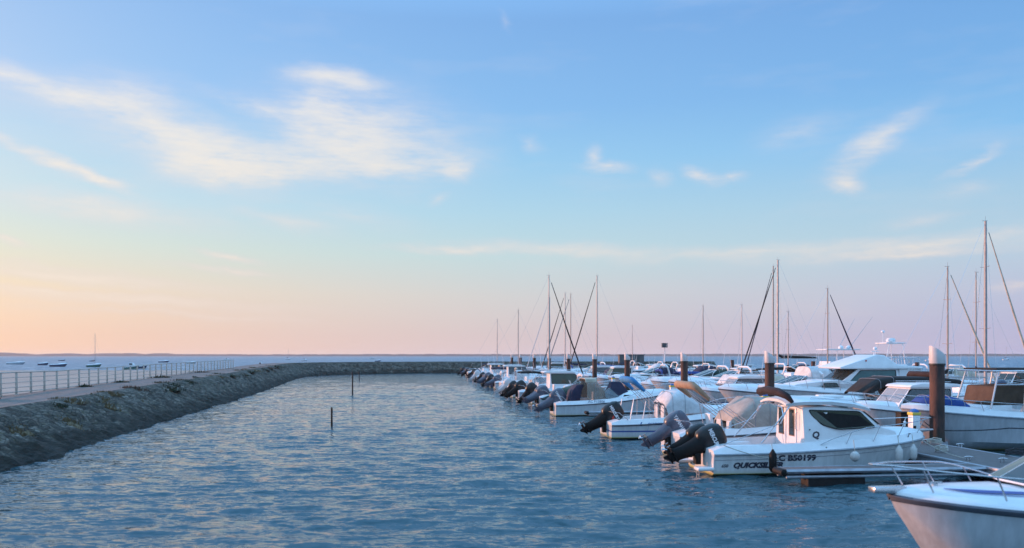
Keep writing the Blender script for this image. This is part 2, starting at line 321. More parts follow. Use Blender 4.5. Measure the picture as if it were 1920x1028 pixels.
# ------------------------------------------------------------------ breakwater with its promenade
def spline(pts, step):
    out = []
    P_ = [Vector(p) for p in pts]; P_ = [P_[0]*2-P_[1]]+P_+[P_[-1]*2-P_[-2]]
    for i in range(1, len(P_)-2):
        a, b, c, d = P_[i-1:i+3]; n = max(1, int((c-b).length/step))
        for k in range(n):
            s = k/n; out.append(.5*((2*b)+(c-a)*s+(2*a-5*b+4*c-d)*s*s+(3*b-a-3*c+d)*s**3))
    out.append(P_[-2]); return out
def zpath(y, s):        # height of the promenade above the water
    return np.interp(y, [0, 30, 60, 90, 110, 140], [1.44, 1.45, 1.66, 1.86, 1.95, 2.3]) if s else 2.3
BASE = [(-9.3, -14), (-12.45, 5), (-15.85, 25), (-20.0, 49.5), (-24.1, 75), (-29.6, 104), (-33.6, 126), (-34.6, 139), (-32.2, 148), (-25.5, 157.5), (-11, 164), (10, 167), (44, 170)]
cl_ = spline([(x, y, 0) for x, y in BASE], .28)
keep = []
tl = 0
for i, q in enumerate(cl_):
    if q.y < 60 or i % 2 == 0: keep.append(q)
cl_ = keep
prof = [(-1.2, -1.2), (-.5, -.45), (-.15, -.1), (0, .05), (.2, .2), (.45, .35), (.75, .5), (1.0, .6)]
nslope = 16
vs, n_prof = [], 0
kinds = []
for i, q in enumerate(cl_):
    d = (cl_[min(i+1, len(cl_)-1)]-cl_[max(i-1, 0)]).normalized(); nrm = Vector((-d.y, d.x, 0))
    zt = float(zpath(q.y, True)); far = q.y > 130
    ring = [(-1.2, -1.3, 0)]
    for k in range(-3, nslope+1):
        f = k/nslope; ring.append((f*3.05, f*zt if k >= 0 else f*zt*1.6, 1 if k < nslope-2 else (.7, .35, .12)[k-nslope+2]))
    ring += [(3.25, zt+.06, .06), (3.5, zt+.03, .05)] + [(o_, zt, .06) for o_ in (4.2, 5.0, 5.8, 6.6, 7.4)] + [(8.2, zt-.1, .2), (9.5, zt-.75, .8), (11, zt-1.7, 1), (13, -1.0, 1)]
    for o_, z_, rough_ in ring:
        p_ = q+nrm*o_+Vector((0, 0, z_))
        w_ = noise.hetero_terrain(p_*.9, 1.0, 2.1, 5, .7)*.075 + (noise.cell(p_*2.6)-.5)*.10*min(1, max(0, rough_)) + noise.noise(p_*.35)*.16
        slope_n = (nrm*-.45+Vector((0, 0, .9)))
        p_ = p_+slope_n*w_*rough_
        vs.append(p_)
    n_prof = len(ring)
fs = []
for i in range(len(cl_)-1):
    for j in range(n_prof-1): fs.append((i*n_prof+j, (i+1)*n_prof+j, (i+1)*n_prof+j+1, i*n_prof+j+1))
bw = MB().add(vs, fs).build('breakwater', mat('_tmp', (1, 1, 1)), smooth=0)
at_ = bw.data.attributes.new('walk', 'FLOAT', 'POINT'); wk = [1.0 if 22 <= (i % n_prof) <= 27 else 0.0 for i in range(len(vs))]
if len(bw.data.vertices) == len(wk): at_.data.foreach_set('value', wk)
else: print('WALK MISMATCH')
tag(bw, 'long stone breakwater with sloping rock face and concrete walkway curving round the basin', 'breakwater')
sm = bpy.data.materials.new('breakwater_stone'); sm.use_nodes = True; t = sm.node_tree; p = t.nodes['Principled BSDF']; p.inputs['Roughness'].default_value = .92
g = t.nodes.new('ShaderNodeNewGeometry')
def tn(scale, detail=6, rough=.6, st=(1, 1, 1), typ='ShaderNodeTexNoise'):
    mp = t.nodes.new('ShaderNodeMapping'); mp.inputs['Scale'].default_value = st; t.links.new(g.outputs['Position'], mp.inputs[0])
    n = t.nodes.new(typ); n.inputs['Scale'].default_value = scale
    if typ == 'ShaderNodeTexNoise': n.inputs['Detail'].default_value = detail; n.inputs['Roughness'].default_value = rough
    t.links.new(mp.outputs[0], n.inputs['Vector']); return n
sp = t.nodes.new('ShaderNodeSeparateXYZ'); t.links.new(g.outputs['Position'], sp.inputs[0])
vor = tn(4.2, typ='ShaderNodeTexVoronoi', st=(1, 1, 1.7)); nA = tn(1.1, 8, .7); nB = tn(9, 5, .6); nC = tn(.35, 4, .6); nD = tn(3.2, 6, .75)
stone = ramp(nA.outputs['Fac'], [(.30, (.038, .030, .021)), (.43, (.085, .072, .057)), (.56, (.15, .132, .11)), (.74, (.28, .25, .21))], t)
vr = ramp(vor.outputs['Color'], [(.15, (.45, .42, .38)), (.5, (.9, .88, .85)), (.85, (1.5, 1.45, 1.4))], t)
stone = mixc(.9, stone, vr, t, 'MULTIPLY')
ved = tn(4.2, typ='ShaderNodeTexVoronoi', st=(1, 1, 1.7)); ved.feature = 'DISTANCE_TO_EDGE'
je = t.nodes.new('ShaderNodeMapRange'); je.inputs[1].default_value = .02; je.inputs[2].default_value = .12; je.inputs[3].default_value = .30; je.inputs[4].default_value = 1.0; t.links.new(ved.outputs['Distance'], je.inputs[0])
stone = mixc(1.0, stone, je.outputs[0], t, 'MULTIPLY')
def mr(sock, a, b, c=0.0, d=1.0):
    r = t.nodes.new('ShaderNodeMapRange'); r.inputs[1].default_value = a; r.inputs[2].default_value = b; r.inputs[3].default_value = c; r.inputs[4].default_value = d; t.links.new(sock, r.inputs[0]); return r.outputs[0]
def mt(op, a, b):
    m = t.nodes.new('ShaderNodeMath'); m.operation = op
    for i, x in enumerate((a, b)):
        if isinstance(x, (int, float)): m.inputs[i].default_value = x
        else: t.links.new(x, m.inputs[i])
    return m.outputs[0]
stone = mixc(mt('MULTIPLY', mr(nD.outputs['Fac'], .52, .66), mr(nC.outputs['Fac'], .45, .6)), stone, (.10, .085, .04), t)      # dry grass and moss
zz = mt('ADD', sp.outputs[2], mr(nA.outputs['Fac'], .3, .7, -.5, .5))
stone = mixc(mr(zz, .95, .35), stone, (.022, .018, .012), t)                # weed below the tide line
stone = mixc(mr(zz, .16, .02), stone, (.014, .013, .010), t)
conc = ramp(nD.outputs['Fac'], [(.3, (.11, .105, .10)), (.6, (.20, .19, .18)), (.75, (.15, .14, .13))], t)
sj = mt('FRACT', mt('MULTIPLY', sp.outputs[1], .21), 0.0)
conc = mixc(mr(sj, .012, .004), conc, (.07, .065, .06), t)
conc = mixc(mt('MULTIPLY', mr(nC.outputs['Fac'], .5, .62), mr(nB.outputs['Fac'], .5, .6)), conc, (.12, .11, .07), t)
wa = t.nodes.new('ShaderNodeAttribute'); wa.attribute_name = 'walk'
col = mixc(mr(wa.outputs['Fac'], .35, .65), stone, conc, t); t.links.new(col, p.inputs['Base Color'])
b = t.nodes.new('ShaderNodeBump'); b.inputs['Strength'].default_value = .8; b.inputs['Distance'].default_value = .12; t.links.new(mt('ADD', nB.outputs['Fac'], mt('MULTIPLY', vor.outputs['Distance'], -.8)), b.inputs['Height']); t.links.new(b.outputs[0], p.inputs['Normal'])
bw.data.materials[0] = sm

# sand flat on the seaward side
sand = mat('wet_sand', (.36, .30, .24), .8, var=.3, vscale=.12, bump=.3, bscale=1.5, col2=(.24, .21, .18))
vs = []; fs = []
ny_, nx_ = 60, 24
for i in range(ny_+1):
    y_ = -20+i/ny_*215
    x1 = -22.6-.17*y_ if y_ < 126 else -44-(y_-126)*.1
    wd = 190 if y_ < 150 else 190*max(.02, (195-y_)/45)**.5
    for j in range(nx_+1):
        f = j/nx_; x_ = x1-wd*f**1.5
        vs.append((x_, y_+(3*math.sin(x_*.05) if y_ > 100 else 0), .10+.35*(1-f)**6+.10*noise.noise(Vector((x_*.06, y_*.06, 2)))-(.25 if y_ > 188 or j == nx_ else 0)))
for i in range(ny_):
    for j in range(nx_): a = i*(nx_+1)+j; fs.append((a, a+1, a+nx_+2, a+nx_+1))
tag(MB().add(vs, fs).build('sand_flat', sand), kind='structure')

# ------------------------------------------------------------------ far shore
hillm = mat('pine_wood_far', (.025, .035, .035), .95, var=.45, vscale=.01)
def shore(name, xs, ycen, hfun, w=420):
    vs = []; fs = []; m = 7
    for i, x in enumerate(xs):
        for j in range(m+1):
            f = j/m; s = math.sin(math.pi*f)**.8
            vs.append((x, ycen-w/2+w*f, -1.5+(hfun(x)+1.5)*s*(1 if j in (0, m) else 1+.16*noise.noise(Vector((x*.02, f*3, 7))))))
    for i in range(len(xs)-1):
        for j in range(m): a = i*(m+1)+j; fs.append((a, a+1, a+m+2, a+m+1))
    return tag(MB().add(vs, fs).build(name, hillm), kind='structure')
Yh = 4200.0
def hx_h(x):        # outline heights read from the skyline
    px = CXP+x/Yh*FPX
    top = float(np.interp(px, [-400, 0, 20, 50, 90, 130, 165, 195, 245, 275, 300, 330, 360, 400, 450, 560, 700, 960, 1250, 1600, 1920, 2600],
                 [661, 661.2, 661.6, 664.3, 664.0, 662.4, 664.6, 662.6, 662.4, 664.5, 662.4, 664, 664.4, 664.4, 664.6, 664.5, 664.2, 664.3, 664.0, 663.8, 664.0, 663.6]))
    return (HZ-top)/FPX*Yh+EYE+1.4*noise.noise(Vector((x*.02, 0, 0)))+1.0*noise.noise(Vector((x*.09, 3, 0)))
shore('hills', [-5200+i*14 for i in range(760)], Yh, hx_h)

# ------------------------------------------------------------------ fence along the promenade
FZ = lambda y_: float(np.interp(y_, [30, 41, 47, 56, 70, 106], [1.5, 1.54, 1.50, 1.56, 1.68, 1.84]))
FX = lambda y_: -18.9-.17*y_
fence_mat = mat('galvanised_fence', (.58, .52, .46), .5, .25, var=.25, vscale=5)
fe = thing('promenade_fence', 'long pale metal railing with square posts and thin horizontal wires along the breakwater walkway', 'fence', (FX(30), 30, 1.5))
fo = Vector((FX(30), 30, 1.5)); fd = Vector((-.17, 1, 0)).normalized(); frz = math.atan2(-.17, 1)*-1
ys = []; y_ = 31.4
while y_ < 106.5: ys.append(y_); y_ += 1.80*fd.y
pm = MB().box((0, 0, .60), (.085, .12, 1.2)).box((0, 0, 1.20), (.13, .17, .025)).box((0, 0, .02), (.2, .2, .03)); po = pm.build('post', fence_mat, fe, bevel=.008)
po.rotation_euler.z = frz
for k, y_ in enumerate(ys):
    q = po if k == 0 else po.copy()
    if k: COL.objects.link(q); q.parent = fe
    q.location = Vector((FX(y_), y_, FZ(y_)))-fo
for h_, r_, nm in ((1.19, .035, 'handrail'), (.92, .02, 'wire'), (.66, .02, 'wire'), (.40, .02, 'wire'), (.16, .03, 'wire')):
    MB().tube([Vector((FX(y_), y_, FZ(y_)+h_))-fo for y_ in ys], r_, 6).build(nm, fence_mat, fe)

# ------------------------------------------------------------------ vegetation tufts on the breakwater
gm = [mat('dry_grass', (.17, .12, .06), .9, var=.4, vscale=5), mat('green_scrub', (.032, .042, .018), .9, var=.4, vscale=5), mat('brown_scrub', (.10, .05, .028), .9, var=.4, vscale=5)]
def tuft(x, y_, z, r, h, m, lab, n=150, slope=0.0):
    rn = random.Random(int(x*31+y_*7)); mb = MB().ell((0, 0, -.05), (r*.8, r*.8, .03), 12, 6); mb.v = [(a_, b_, c_-a_*slope) for a_, b_, c_ in mb.v]
    for _ in range(n):
        a = rn.uniform(0, 6.28); d = r*math.sqrt(rn.random()); bx, by = d*math.cos(a), d*math.sin(a)
        ln = h*(1.1-.6*d/r)*rn.uniform(.5, 1.15); lean = Vector((rn.gauss(0, .35), rn.gauss(0, .35), 1)).normalized(); w = rn.uniform(.012, .03)
        sd = Vector((math.cos(a+1.3), math.sin(a+1.3), 0))*w; b_ = Vector((bx, by, -.08-bx*slope)); tp = b_+lean*ln+Vector((0, 0, .08)); md = b_+lean*ln*.55
        mb.add([b_-sd, b_+sd, md+sd*1.6, tp, md-sd*1.6], [(0, 1, 2, 3, 4)])
    o = mb.build('grass_tuft', m, smooth=0, loc=(x, y_, z)); return tag(o, lab, 'plant')
WX = lambda y_, o_: float(np.interp(y_, [b[1] for b in BASE[:9]], [b[0] for b in BASE[:9]]))-o_
place = [(26, 768-667, 37.5, .75, .75, 2, 'reddish brown bush of dry stems at the foot of the fence, nearest the left edge', 7.0),
 (142, 0, 51, .5, .25, 1, 'low green weeds at the foot of the fence beyond the brown bush', 7.0), (190, 0, 58, .6, .22, 1, 'small green weed patch in the middle of the fence foot', 7.0),
 (255, 0, 68, 1.0, .3, 1, 'green weed patch at the fence foot towards its far end', 7.0), (320, 0, 84, 1.3, .3, 2, 'brown weeds near the far end of the fence', 7.0)]
for _, _, y_, r_, h_, mi, lab, off in place: tuft(WX(y_, off), y_, float(zpath(y_, 1)), r_, h_, gm[mi], lab)
edge = [(38.0, 3.0, .9, .45, 0), (41.5, 2.4, 1.0, .4, 0), (44, 3.1, .8, .35, 0), (49, 3.2, .8, .55, 2), (54, 2.7, 1.3, .55, 1), (56.5, 3.2, 1.0, .5, 1), (61, 3.2, 1.0, .5, 1), (66, 2.6, 1.1, .4, 1), (73, 3.2, 1.0, .45, 0), (78, 3.2, 1.4, .45, 1), (84, 2.8, 1.2, .5, 1), (92, 3.3, 1.5, .6, 1),
        (97, 3.2, 1.4, .5, 0), (105, 3.2, 1.6, .55, 1), (112, 3.0, 1.4, .5, 2), (30, 1.9, .7, .3, 0), (34, 1.6, .8, .3, 0), (46, 1.8, .9, .35, 0), (120, 3.0, 1.5, .6, 1), (36, 2.9, .6, .3, 1)]
kindn = ['straw coloured dry grass', 'dark green scrub', 'rusty brown scrub']
pos_w = ['lowest', 'second', 'third', 'fourth', 'fifth', 'sixth', 'seventh', 'eighth', 'ninth', 'tenth', 'eleventh', 'twelfth', 'thirteenth', 'fourteenth', 'fifteenth', 'sixteenth', 'seventeenth', 'eighteenth', 'nineteenth', 'twentieth']
for k, (y_, off, r_, h_, mi) in enumerate(sorted(edge)):
    zt = float(zpath(y_, 1)); z_ = zt*min(1, off/3.05)
    o = tuft(WX(y_, off), y_, z_-.02, r_, h_*(.45 if y_ < 70 else .28), gm[mi], f'{kindn[mi]} tuft on the breakwater slope, {"leftmost" if k == 0 else pos_w[k]+" from the left"}', 170, .45 if off < 2.7 else .12)
    o['group'] = 'tufts growing on the breakwater slope'

# ------------------------------------------------------------------ marker posts, signal, hut
postm = mat('tarred_timber', (.035, .028, .022), .85, var=.5, vscale=9, bump=.6, bscale=30)
for px, yd, top, r_, lab in ((622, 40.6, .98, .045, 'short dark timber stake standing in the open basin, nearest of the three stakes'),
                             (661, 74, 2.1, .06, 'taller brown timber stake in the basin, middle distance of the three'),
                             (673.5, 118, 1.3, .06, 'farthest small timber stake in the basin, close to the breakwater')):
    x_ = (px-CXP)/FPX*yd
    o = MB().lathe([(r_*1.1, -1.2), (r_*1.15, .1), (r_*1.0, top*.7), (r_*1.12, top*.72), (r_*1.05, top*.97), (r_*.6, top)], n=9).build('mooring_stake', postm, loc=(x_, yd, 0)); tag(o, lab, 'stake', 'stakes standing in the basin')
sg = thing('harbour_signal', 'dark box shaped light on a thin white pole at the breakwater end', 'signal', ((1246-CXP)/FPX*171, 171, 2.2))
MB().lathe([(.16, 0), (.12, .2), (.10, 3.1), (.18, 3.15)], n=8).build('pole', HWHITE if False else WHITE, sg)
MB().box((0, 0, 3.55), (1.15, .9, .85)).box((.0, 0, 4.03), (1.25, 1.0, .1)).build('lantern_box', mat('signal_dark', (.05, .07, .08), .4, var=.3), sg, bevel=.03)
hutm = mat('concrete_hut', (.16, .155, .16), .9, var=.35, vscale=.8, bump=.5, bscale=4)
hh = thing('harbour_hut', 'low grey flat roofed concrete hut on the far breakwater', 'hut', ((1183-CXP)/FPX*170, 170, 2.0))
MB().box((0, 0, .75), (5.2, 2.4, 1.9)).build('wall', hutm, hh, bevel=.03); MB().box((0, 0, 1.77), (5.5, 2.7, .14)).build('roof', hutm, hh, bevel=.02)
MB().box((1.2, -1.22, .6), (.9, .05, 1.6)).build('door', mat('hut_door', (.08, .09, .09), .7), hh)

# ------------------------------------------------------------------ pontoons
alum = mat('weathered_aluminium', (.42, .43, .47), .55, .35, var=.3, vscale=3); plank = mat('pontoon_planks', (.19, .16, .155), .85, var=.45, vscale=2.2, stretch=(14, 1, 1), bump=.4, bscale=8)
floatm = mat('pontoon_float', (.02, .02, .022), .8, var=.4, vscale=4)
def pontoon(name, label, o0, o1, y0, y1, group=None, z=.45):
    A = P((o0+o1)/2, y0); B = P((o0+o1)/2, y1); Ln = (B-A).length; w = (o1-o0)*cP
    t_ = thing(name, label, 'pontoon', A, PH, group)
    # local +y runs along the pontoon
    MB().box((0, Ln/2, z-.03), (w-.16, Ln-.02, .06)).build('deck', plank, t_)
    for s in (-1, 1):
        MB().box((s*(w/2-.04), Ln/2, z-.12), (.08, Ln, .26)).box((s*(w/2+.02), Ln/2, z-.03), (.05, Ln, .07)).build('side_beam', alum, t_, bevel=.01)
    nf = max(2, int(Ln/4)); m_ = MB()
    for k in range(nf): m_.box((0, (k+.5)*Ln/nf, .06), (w-.3, Ln/nf*.62, .46))
    m_.build('floats', floatm, t_, bevel=.03); t_.children[-1]['kind'] = 'stuff' if False else 'thing'
    del t_.children[-1]['kind']
    return t_
def finger(o0, o1, y0, wd, label, group):
    A = P(o0, y0); B = P(o1, y0+.1167*0); dirv = Vector((cP, sP, 0)); Ln = (o1-o0)*cP
    t_ = thing('finger_pontoon', label, 'pontoon', A, PH, group)
    k = 1 if Ln > 0 else -1
    tw = [(0, -wd*.36), (Ln, -wd/2), (Ln, wd/2), (0, wd*.36)]
    MB().add([(x, y*.94, .405) for x, y in tw]+[(x, y*.94, .45) for x, y in tw], [(0, 1, 2, 3), (4, 5, 6, 7), (0, 4, 5, 1), (1, 5, 6, 2), (2, 6, 7, 3), (3, 7, 4, 0)]).build('deck', plank, t_)
    for s in (-1, 1):
        MB().tube([(0, s*wd*.36, .40), (Ln, s*wd/2, .40)], .06, 4).tube([(0, s*wd*.36, .24), (Ln, s*wd/2, .24)], .04, 4).build('side_beam', alum, t_, smooth=0)
    MB().lathe([(.04, -.30), (.10, -.28), (.10, .28), (.04, .30)], (-k*.06, 0, .36), 10, 'y').build('end_buffer', RUBBER, t_)
    MB().box((k*1.5, 0, .08), (1.7, wd*.62, .40)).build('float', floatm, t_, bevel=.04)
    return t_
pontoon('main_pontoon', 'long main walkway pontoon running away between the two nearest rows of boats', 16.1, 18.6, 12, 163)
pontoon('far_pontoon', 'second walkway pontoon beyond the nearest rows of boats', 42.6, 45.0, 40, 165)
ords = ['nearest', 'second nearest', 'third nearest', 'fourth nearest', 'fifth nearest', 'sixth nearest', 'seventh nearest', 'eighth nearest', 'ninth nearest', 'tenth nearest', 'eleventh nearest', 'twelfth nearest', 'thirteenth nearest', 'fourteenth nearest', 'fifteenth nearest', 'sixteenth nearest', 'seventeenth nearest', 'eighteenth nearest', 'nineteenth nearest', 'twentieth nearest']
fy = [22.35, 30.6, 38.2, 45.4, 54.2, 63, 72, 83, 93]
for k, y_ in enumerate(fy): finger(10.15 if k == 0 else 9.6, 16.05, y_, .75, f'narrow metal sided finger pontoon on the channel side, {ords[k]} of them', 'finger pontoons on the channel side')
for k, y_ in enumerate([34.2, 45.0 if False else 40.0, 50.6]): finger(26.5, 18.66, y_, .75, f'narrow finger pontoon on the inner side of the main pontoon, {ords[k]} of them', 'finger pontoons on the inner side')

# pilings
def pilem_base(m):
    t = m.node_tree; p = t.nodes['Principled BSDF']; base = p.inputs['Base Color'].links[0].from_socket
    tc_ = t.nodes.new('ShaderNodeTexCoord'); sp_ = t.nodes.new('ShaderNodeSeparateXYZ'); t.links.new(tc_.outputs['Object'], sp_.inputs[0])
    n = t.nodes.new('ShaderNodeTexNoise'); n.inputs['Scale'].default_value = 5; t.links.new(tc_.outputs['Object'], n.inputs['Vector'])
    a = t.nodes.new('ShaderNodeMath'); a.operation = 'MULTIPLY_ADD'; a.inputs[1].default_value = .6; t.links.new(n.outputs['Fac'], a.inputs[0]); t.links.new(sp_.outputs[2], a.inputs[2])
    r = t.nodes.new('ShaderNodeMapRange'); r.inputs[1].default_value = 1.25; r.inputs[2].default_value = .95; t.links.new(a.outputs[0], r.inputs[0])
    t.links.new(mixc(r.outputs[0], base, (.035, .034, .026), t), p.inputs['Base Color'])
pilem = mat('rusty_steel_pile', (.115, .052, .038), .75, .0, var=.6, vscale=2.4, bump=.5, bscale=14, col2=(.036, .028, .028), stretch=(1, 1, .35))
pilem_base(pilem)
capm = mat('pile_cap_plastic', (.60, .58, .58), .45, var=.12, vscale=3)
collar = mat('pile_collar_dark', (.03, .028, .028), .6)
def piling(x, y_, r_, top, label, group, cap=True):
    t_ = thing('mooring_piling', label, 'piling', (x, y_, 0), 0, group)
    zc = top-.62
    MB().lathe([(r_, -2), (r_, zc)], n=24).build('shaft', pilem, t_)
    # barnacled foot: band of a larger radius
    if cap:
        n = 24; secs = []
        for rr, f in ((r_*1.06, 0), (r_*1.06, 1)):
            secs.append([(rr*math.cos(2*math.pi*k/n), rr*math.sin(2*math.pi*k/n), zc+.0 if f == 0 else zc+.26+(.40)*(1-math.cos(2*math.pi*k/n))/2*1.0) for k in range(n)])
        MB().loft(secs).build('cap', capm, t_, bevel=.012)
        MB().lathe([(r_*1.04, zc-.07), (r_*1.10, zc-.06), (r_*1.10, zc-.005), (r_*1.04, zc+.002)], n=24).build('collar', collar, t_)
    return t_
pxs = [1757, 1443, 1283, 1176, 1115, 1066, 1030, 1002, 976, 960]
for k, px in enumerate(pxs):
    yd = 28350/(px-785.0)
    piling((px-CXP)/FPX*yd, yd, .25, 3.83 if k else 3.93, f'brown steel piling with slanted white cap by the main pontoon, {ords[k]} of the row', 'capped pilings along the main pontoon')
for k, (px, yd, tp) in enumerate(((1720, 70, 3.02), (1525, 88.6, 2.98), (1373, 111, 3.0))):
    piling((px-CXP)/FPX*yd, yd, .24 if k else .2, tp+.62, f'short brown piling without a cap at the second pontoon, {ords[k]} of three', 'bare pilings at the second pontoon', False)

pg = MB().lathe([(.30, .36), (.36, .36), (.36, .47), (.30, .47), (.30, .36)], n=20).box((-.42, 0, .42), (.30, .30, .08))
tag(pg.build('pile_guide', alum, loc=((1757-CXP)/FPX*28350/972, 28350/972, 0), rz=PH), 'metal guide ring around the foot of the nearest piling', 'pile guide')
# service pedestals
def pedestal(x, y_, label, s=1.0):
    t_ = thing('service_pedestal', label, 'service pedestal', (x, y_, .45), PH, 'white service pedestals on the main pontoon')
    MB().box((0, 0, .5), (.30, .30, 1.0)).build('column', WHITE, t_, bevel=.03); MB().box((0, 0, 1.05), (.33, .33, .10)).build('light_band', YELLOW, t_, bevel=.01)
    MB().ell((0, 0, 1.10), (.17, .17, .13)).build('cap', BLUEP, t_); MB().box((-.08, -.155, .55), (.10, .02, .14)).build('socket', RUBBER, t_)
pedestal((1714-CXP)/FPX*29.0, 29.0, 'white service pedestal with yellow band and blue cap left of the nearest piling')
pedestal((1434-CXP)/FPX*40.5, 40.5, 'service pedestal with yellow band behind the cabin boat, left of the second piling')
pedestal((1260-CXP)/FPX*55, 55, 'service pedestal with yellow band left of the third piling')
pedestal((1150-CXP)/FPX*74, 74, 'far service pedestal left of the fourth piling')
eb = thing('electric_box', 'black box standing on the pontoon beside the blue capped pedestal', 'box', ((1694-CXP)/FPX*29.6, 29.6, .45), PH)
MB().box((0, 0, .55), (.42, .35, .95)).build('cabinet', RUBBER, eb, bevel=.02); MB().box((0, 0, 1.05), (.46, .40, .05)).build('lid', RUBBER, eb, bevel=.01)
MB().box((-.15, 0, .05), (.06, .3, .12)).box((.15, 0, .05), (.06, .3, .12)).build('feet', RUBBER, eb)
# ------------------------------------------------------------------ boats: local +x = bow, z = 0 water, origin at the transom
class Hull:
    def __init__(s, Ln, B, fs, fb, full=.46, rake=.20, draft=.35, tum=.0):
        s.L, s.B, s.fs, s.fb, s.full, s.rake, s.draft = Ln, B, fs, fb, full, rake, draft
    def half(s, x):
        t = min(max(x/s.L, 0), 1); a = .93+.07*min(1, t/.3)
        return max(.012, s.B/2*a*max(0, 1-max(0, (t-s.full)/(1-s.full))**2.35)**.62)
    def sheer(s, x):
        t = min(max(x/s.L, 0), 1); return s.fs+(s.fb-s.fs)*t**1.8
    def keel(s, x):
        t = min(max(x/s.L, 0), 1); k = max(0, (t-(1-s.rake))/s.rake); return -s.draft+(s.sheer(x)-.03+s.draft)*k**1.25
    def sect(s, x):
        t = min(max(x/s.L, 0), 1); b, zs, zk = s.half(x), s.sheer(x), s.keel(x); h = zs-zk
        fl = .93-.30*max(0, (t-.45)/.55)
        return [(0, zk), (b*fl*.80, zk+h*.30), (b*(fl+.02), zk+h*.42), (b*(.5+.5*fl)+.0, zk+h*.74), (b, zs)]
    def side(s, x, z):
        q = s.sect(x)
        for (b0, z0), (b1, z1) in zip(q, q[1:]):
            if z0 <= z <= z1: return b0+(b1-b0)*(z-z0)/max(1e-6, z1-z0)
        return q[-1][0]
def xs_of(h, n=26):
    return [h.L*(1-(1-i/(n-1))**1.0 if i/(n-1) < .5 else i/(n-1)) for i in range(n)]
def make_hull(root, h, m, lod=0, rub=RUB, transom_rake=.0):
    n = (30, 18, 11)[lod]; secs = []
    for i in range(n):
        x = h.L*(i/(n-1)); q = h.sect(x)
        ring = [(x, -y, z) for y, z in q[::-1]]+[(x, y, z) for y, z in q[1:]]
        secs.append(ring)
    mb = MB().loft(secs, closed=False); k = len(secs[0])
    mb.add(secs[0], [tuple(range(k))])
    hull = mb.build('hull', m, root, smooth=32)
    pts = [h.L*i/(n-1) for i in range(n)]
    path = [(x, -h.half(x)-.012, h.sheer(x)-.015) for x in pts]+[(x, h.half(x)+.012, h.sheer(x)-.015) for x in pts[::-1]]
    MB().tube(path, .034 if lod == 0 else .04, 6 if lod == 0 else 4).build('rub_rail', rub, root)
    return hull
def make_deck(root, h, ck0, ck1, side=.26, crown=.22, floor=.22, m=WHITE, lod=0, aft=True, cm=COCKP, mold=(.15, .11)):
    """gunwales, crowned foredeck and a sunken cockpit between ck0 and ck1"""
    n = (30, 18, 11)[lod]; xs = sorted(set([round(h.L*i/(n-1), 4) for i in range(n)]+[round(x, 4) for x in (ck0, ck0+.002, ck1, ck1+.06) if ck1 > ck0]))
    secs = []
    for x in xs:
        b, zs = h.half(x), h.sheer(x); well = ck1 > ck0 and ck0 < x <= ck1; mf = min(1, .25+x/.5)*min(1, .3+(h.L-x)/.8)
        inner = max(b-side, b*.55)
        f = max(0, min(1, (x-ck1)/.9)); g = max(0, 1-max(0, (x/h.L-.60)/.40))**.55
        cr = crown*(f*f*(3-2*f))*g if x > ck1 else 0.0
        z1 = zs+.055+mold[0]*mf
        half = [(b, zs), (max(b-.02, b*.95), zs+.03), (max(b-.035-mold[1]*mf, b*.72), z1), (min(inner, max(b-.06-mold[1]*mf, b*.68)), z1+.02)]
        if well: half += [(inner-.03, floor), (inner*.5, floor), (0, floor)]
        else: half += [(inner*.90, z1+.02+cr*.45), (inner*.6, z1+.02+cr*.85), (0, z1+.02+cr)]
        secs.append([(x, -y, z) for y, z in half]+[(x, y, z) for y, z in half[-2::-1]])
    mb = MB().loft(secs, closed=False)
    if not (ck0 <= 0 < ck1):
        mb.add(secs[0], [tuple(range(len(secs[0])))])
    o = mb.build('deck', m, root, smooth=38)
    return o
def deck_z(h, x, ck1, crown=.22):
    f = max(0, min(1, (x-ck1)/.9)); g = max(0, 1-max(0, (x/h.L-.60)/.40))**.55
    return h.sheer(x)+.075+crown*(f*f*(3-2*f))*g
def deck_surf(h, x, y, ck1, crown, side):
    b, zs = h.half(x), h.sheer(x); inner = max(b-side, b*.55); f = max(0, min(1, (x-ck1)/.9)); g = max(0, 1-max(0, (x/h.L-.60)/.40))**.55; cr = crown*(f*f*(3-2*f))*g; z1 = zs+.055+.15*min(1, .25+x/.5)*min(1, .3+(h.L-x)/.8)
    return float(np.interp(abs(y), [0, inner*.6, inner*.90, inner, max(b-.035, b*.9), b], [z1+.02+cr, z1+.02+cr*.85, z1+.02+cr*.45, z1+.02, z1, zs]))
def bow_rail(root, h, x0, rise=.5, posts=4, r=.014, over=.05, m=STEEL, mid=False):
    rail = thing_part('bow_rail', root); n = 12; pts = {}
    xr = [x0+(h.L+over-x0)*i/n for i in range(n+1)]
    def rp(x, s):
        f = min(1, (x-x0)/(.18*h.L)); xx = min(x, h.L)
        return (x+.12*f*(x/h.L), s*max(.0, h.half(min(xx, h.L*.985))-.10+.05*f)*(1 if x < h.L else .3), h.sheer(xx)+.17+rise*f**.8)
    path = [rp(x, -1) for x in xr]+[rp(x, 1) for x in xr[::-1]]
    mb = MB().tube(path, r, 6)
    for k in range(1, posts+1):
        x = x0+(h.L*.97-x0)*k/(posts+.2)
        for s in (-1, 1):
            a = rp(x, s); mb.tube([(x-.10, s*max(.03, h.half(x)-.10), h.sheer(x)+.12), a], r*.9, 5)
    if mid: mb.tube([(a, b, c-rise*.45) for a, b, c in path], r*.7, 5)
    mb.build('bow_rail', m, root); return
def thing_part(n, r): return None
